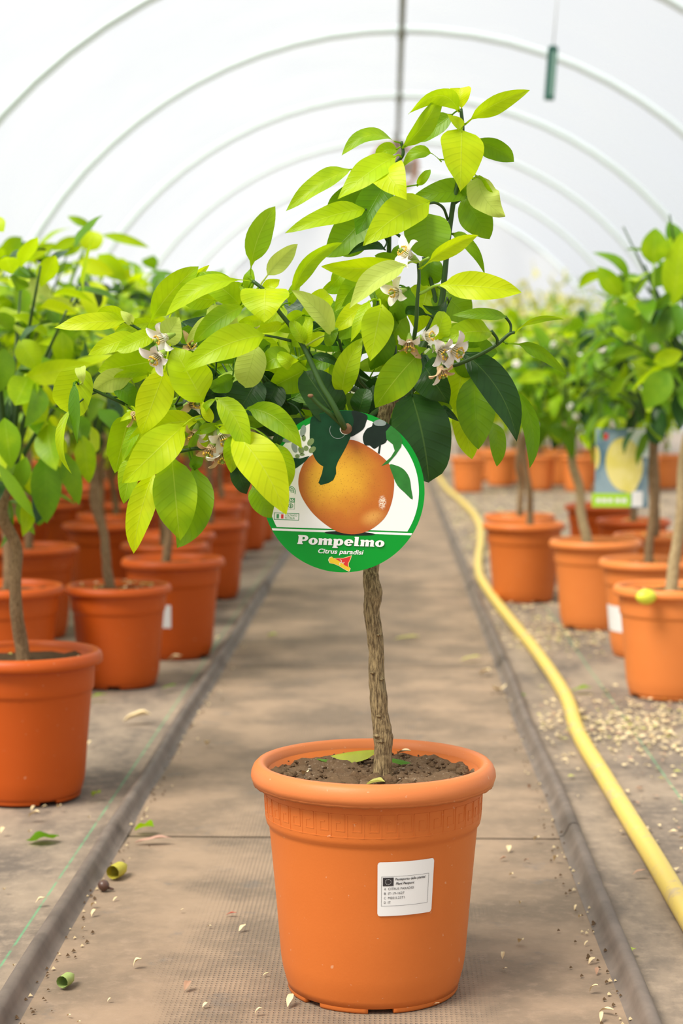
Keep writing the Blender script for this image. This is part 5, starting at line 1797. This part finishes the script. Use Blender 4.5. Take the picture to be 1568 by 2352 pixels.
# ------------------------------------------------------------------ fallen leaves and litter
def fallen(px, py, ln_px, w_px, ang, col, label, curl=0.6, fold=.5, z=0.006, name='fallen_leaf', tilt=0.0, cat='leaf', group=None):
    q = onfloor(px, py, z)
    k_ = q.y/F_PX
    pr = leaf_proto('e', ln_px*k_, w_px*k_, curl, fold, 8, 3, .06, px)
    me = pr.mesh(name, [LEAF[col] if isinstance(col, str) else col])
    o = bpy.data.objects.new(name, me)
    zmin = 0
    o.rotation_euler = (tilt, 0, ang)
    R_ = Matrix.Rotation(ang, 3, 'Z') @ Matrix.Rotation(tilt, 3, 'X')
    zmin = min((R_ @ Vector(v)).z for v in pr.v)
    mid = R_ @ Vector((0, ln_px*k_*.5, 0))
    o.location = (q.x-mid.x, q.y-mid.y, z - zmin)
    link(o)
    return tag(o, label, cat, group)
def rolled(px, py, ln_px, r_px, ang, col, label):
    q = onfloor(px, py, .006)
    k_ = q.y/F_PX
    mb = MB()
    ln, r = ln_px*k_, r_px*k_
    vs_, fs, uvs = [], [], []
    for i in range(9):
        t = i/8
        for j in range(13):
            a = 6.9*j/12
            rr = r*(1-.75*max(0, t-.6)/.4)*(1-.16*j/12)
            vs_.append((rr*math.sin(a), ln*t, r - rr*math.cos(a)))
            uvs.append((t, j/12))
    for i in range(8):
        for j in range(12):
            a = i*13+j
            fs.append((a, a+1, a+14, a+13))
    mb.add(vs_, fs, uvs)
    o = mb.build('fallen_leaf', col, None, True, (q.x, q.y, .0062))
    o.rotation_euler.z = ang
    return tag(o, label, 'leaf')
M_DRY = plain('dry_brown_leaf', (.42, .25, .16), .8, .2, .3, 60)
M_DRYP = plain('dry_pink_brown_leaf', (.46, .27, .20), .8, .2, .3, 60)
M_STRAW = plain('straw_petal', (.78, .62, .36), .7, .2, .25, 80)
M_REDBIT = plain('red_brown_petal', (.42, .10, .06), .7, .2)
M_NUT = plain('dark_brown_shell', (.10, .05, .035), .35, .5, .3, 60)
fallen(97, 1928, 78, 62, -1.2, 'g', 'green fallen leaf on the ground fabric in front of the nearest left pot', .5, .12, tilt=.30)
rolled(258, 2022, 70, 18, -.32, plain('dull_yellow_leaf', (.50, .44, .05), .5, .3, .3, 60), 'rolled-up yellow fallen leaf against the left raised path edge')
rolled(142, 2272, 58, 16, -.30, plain('pale_green_leaf', (.33, .43, .13), .5, .3, .3, 60), 'rolled-up pale green fallen leaf on the path at lower left')
fallen(330, 1912, 62, 36, 1.0, 'm', 'crumpled green fallen leaf on the path joint at left', .6, .6)
fallen(350, 1936, 88, 24, 1.62, M_DRYP, 'pinkish brown dry leaf on the path joint at left', .3, .3)
fallen(220, 1832, 32, 24, .8, 'o', 'small olive fallen leaf beside the base of the nearest left pot', .8, .6)
fallen(222, 1605, 44, 16, 1.5, 'm', 'lime green fallen leaf on the fabric between the first two left pots', .5, .3)
fallen(388, 1583, 40, 14, 1.7, 'g', 'green fallen leaf right of the second left pot', .5, .3)
fallen(313, 1658, 70, 26, 1.75, M_STRAW, 'clump of dry tan leaf bits on the left ground fabric', .5, .8)
fallen(466, 1500, 38, 20, 1.2, M_STRAW, 'dry tan leaf at the foot of the third left pot', .7, .6)
fallen(398, 1520, 40, 18, 1.5, M_STRAW, 'dry tan leaf between the second and third left pots', .7, .6)
fallen(1335, 1588, 50, 26, 1.45, 'm', 'yellow-green fallen leaf right of the hose', .4, .3)
fallen(1193, 1604, 30, 18, 1.2, 'g', 'small green fallen leaf between path edge and hose', .5, .3)
fallen(1438, 2188, 40, 46, .3, 'p', 'pale grey-green round leaf leaning by the right raised path edge', .3, .15)
fallen(935, 1468, 62, 12, 1.63, 'w', 'straight straw coloured twig-like leaf on the path behind the trunk', .2, .6)
fallen(624, 1462, 26, 18, 1.3, 'p', 'pale fallen leaf on the path left of the trunk', .5, .3)
fallen(1080, 1518, 52, 14, 1.6, 'w', 'yellowish dry leaf on the second path joint', .4, .4)
fallen(1112, 1552, 30, 22, 1.2, M_STRAW, 'tan dry petal near the right path edge behind the pot', .8, .6)
fallen(1146, 1590, 24, 34, .3, M_STRAW, 'upright tan dry leaf against the right raised edge', .8, .6)
q = onfloor(238, 2046, .006)
mb = MB()
blob(mb, (0, 0, 0), .0075, 16, 10, .06, 1, .95)
tube(mb, [(.006, 0, -.003), (.010, 0, -.004), (.013, 0, -.005)], [.0022, .0016, .0012], 6, 2)
o = mb.build('dried_fruitlet', M_NUT, None, True, (q.x, q.y, .0130))
tag(o, 'shiny dark brown dried fruitlet on the path beside the rolled yellow leaf', 'dried fruit')
# leaves lying on the soil of the front pot
def onsoil(px, py, ln, w, ang, col, label, curl, fold, tilt=0):
    d = ray(px, py)
    q = CAM + d*((.237-CAM_H)/d.z)
    pr = leaf_proto('e', ln, w, curl, fold, 8, 3, .03, px)
    o = bpy.data.objects.new('fallen_leaf', pr.mesh('fallen_leaf', [LEAF[col] if isinstance(col, str) else col]))
    zmin = min(v[2] for v in pr.v)
    mid = Matrix.Rotation(ang, 3, 'Z') @ Vector((0, ln*.5, 0))
    o.location = (q.x-mid.x, q.y-mid.y, .238 - zmin)
    o.rotation_euler = (0, 0, ang)
    link(o)
    return tag(o, label, 'leaf')
onsoil(815, 1750, .056, .019, 1.6, plain('olive_yellow_leaf', (.33, .36, .03), .5, .3, .3, 40), 'curled olive yellow leaf lying on the soil behind the trunk', .25, -1.1)
onsoil(752, 1752, .024, .014, -1.5, 'g', 'small green leaf lying on the soil left of the trunk', .3, -.3)
onsoil(915, 1756, .030, .016, -1.5, 'g', 'green leaf tip lying on the soil right of the trunk', .4, -.5)
onsoil(860, 1808, .022, .014, 1.3, 'w', 'yellow petal on the soil in front of the trunk', .5, .5)
onsoil(700, 1785, .016, .008, .4, M_STRAW, 'tan petal on the soil near the left of the front pot', .8, .5)
onsoil(925, 1736, .018, .012, 1.2, M_STRAW, 'pale dry petal on the soil at the back of the front pot', .6, .4)

GP = 'dry petals on the path'
for i, (px, py, s_) in enumerate([(310, 2222, 30), (555, 2137, 26), (213, 2104, 22), (213, 2084, 20), (190, 2136, 15), (264, 2068, 16), (430, 2272, 34), (157, 2335, 16), (590, 2330, 24), (665, 2308, 44), (470, 2312, 20), (610, 2240, 14), (1154, 1976, 18), (1274, 1980, 28), (1173, 2012, 14), (1194, 2078, 18),
                                  (1154, 2202, 22), (1358, 2212, 24), (1370, 2236, 22), (1358, 2280, 30), (1390, 2328, 44), (1380, 2345, 30), (1168, 1954, 26), (1208, 1980, 20), (1195, 2168, 30), (1000, 2310, 18), (1215, 1812, 18), (1320, 2090, 16), (1330, 2110, 14), (475, 1714, 30), (330, 1805, 16), (1230, 1932, 24), (1158, 2228, 16), (480, 2130, 14), (415, 2095, 12), (250, 2300, 12), (1345, 2170, 16), (180, 2350, 14), (1460, 2240, 26), (1465, 2010, 34)]):
    fallen(px, py, s_, s_*rnd.uniform(.3, .55), rnd.uniform(0, 3.1), rnd.choice([M_STRAW, M_STRAW, M_DRY]), 'small tan dry petal or leaf bit lying on the dusty path', rnd.uniform(.6, 1.6), rnd.uniform(.3, .9), name='fallen_petal', cat='petal', group=GP)
fallen(530, 2102, 26, 9, 1.5, M_REDBIT, 'dark red dry petal on the dimpled mat left of the pot', .5, .5, name='fallen_petal', cat='petal')
GF_ = 'dry bits on the left ground fabric'
for px, py, s_ in ((75, 1860, 16), (100, 1857, 14), (135, 1857, 20), (75, 1880, 34), (5, 1912, 22), (68, 1913, 14), (90, 2074, 26), (32, 2220, 14), (235, 1932, 14), (205, 1710, 16), (500, 1470, 18), (205, 1880, 12), (345, 1895, 10), (10, 2046, 16)):
    fallen(px, py, s_, s_*.5, rnd.uniform(0, 3.1), M_STRAW, 'small tan dry bit lying on the left ground fabric', 1.0, .6, name='fallen_petal', cat='petal', group=GF_)

# litter strewn over the right floor: nobody could count it
mb = MB()
r_ = random.Random(99)
def flake(X, Y):
    s_ = r_.uniform(.0035, .0085)*(1 + .35*(Y > 5))
    a = r_.uniform(0, 6.28)
    u_ = Vector((math.cos(a), math.sin(a), r_.uniform(-.2, .2)))*s_
    w_ = Vector((-math.sin(a), math.cos(a), r_.uniform(-.2, .2)))*s_*r_.uniform(.35, .7)
    p = Vector((X, Y, .0055))
    up = Vector((0, 0, s_*r_.uniform(.15, .5)))
    mb.add([p-u_, p-w_+up, p+u_, p+w_+up*.6, p+up*.2], [(0, 1, 4), (1, 2, 4), (2, 3, 4), (3, 0, 4)], None, 0 if r_.random() < .75 else (1 if r_.random() < .6 else 2))
for cx_, cy_, sx_, sy_, n_ in ((.46, 3.42, .09, .13, 620), (.60, 3.62, .16, .10, 420), (.44, 4.72, .09, .16, 420), (.55, 2.75, .07, .28, 110), (.42, 3.0, .05, .4, 60), (.41, 6.2, .06, .9, 420), (.40, 8.0, .07, 1.2, 420), (.9, 6.9, .4, .7, 1300), (1.0, 9.3, .5, 1.4, 4200), (.7, 4.2, .3, .8, 160)):
    for i in range(n_):
        X, Y = r_.gauss(cx_, sx_), r_.gauss(cy_, sy_)
        if X > 2.1: continue
        if X < PXR + .03: X = PXR + .03 + abs(X-PXR-.03)
        flake(X, Y)
tag(mb.build('petal_litter', [M_STRAW, M_DRY, LEAF['w']], None, False), 'pale dry petals and leaf crumbs strewn over the right floor', 'litter', kind='stuff')
# crumbs of soil swept against the raised path edges
mb = MB()
for i in range(420):
    side = r_.random() < .5
    Y = 1.75 + 4.5*r_.random()**1.6
    X = (PXL + .006 + abs(r_.gauss(0, .016))) if side else (PXR - .006 - abs(r_.gauss(0, .016)))
    s_ = r_.uniform(.0012, .0032)
    p = Vector((X, Y, .0065))
    mb.add([p+Vector((s_, 0, 0)), p+Vector((-.4*s_, s_, 0)), p+Vector((-.6*s_, -s_, 0)), p+Vector((0, 0, s_))], [(0, 1, 3), (1, 2, 3), (2, 0, 3)], None, 0 if r_.random() < .7 else 1)
tag(mb.build('dirt_crumbs', [M_CLOD, M_STRAW], None, False), 'brown dirt crumbs gathered along both raised path edges', 'litter', kind='stuff')
# pale litter on the soil of the background pots
for o in list(C.objects):
    if o.parent is None and o.get('category') == 'potted tree' and o.name.startswith('potted_citrus') and o.location.y < 6.4 and o.get('group') is None:
        if o.location.x < 0 and 'litter' not in o['label'] and o.location.y > 3.2: continue
        mb = MB()
        for i in range(30 if 'litter' in o['label'] or o.location.x > 0 else 8):
            a, rr = r_.uniform(0, 6.28), .09*math.sqrt(r_.random())
            s_ = r_.uniform(.004, .009)
            p = Vector((rr*math.cos(a), rr*math.sin(a), .2275*.93+.004))
            b_ = r_.uniform(0, 6.28)
            u_ = Vector((math.cos(b_), math.sin(b_), 0))*s_; w_ = Vector((-math.sin(b_), math.cos(b_), 0))*s_*.6
            up = Vector((0, 0, s_*.5))
            mb.add([p-u_, p-w_+up, p+u_, p+w_+up*.6, p+up*.2], [(0, 1, 4), (1, 2, 4), (2, 3, 4), (3, 0, 4)], None, r_.randrange(2))
        q = mb.build('soil_litter', [M_STRAW, LEAF['w']], o, False)
        q['kind'] = 'stuff'
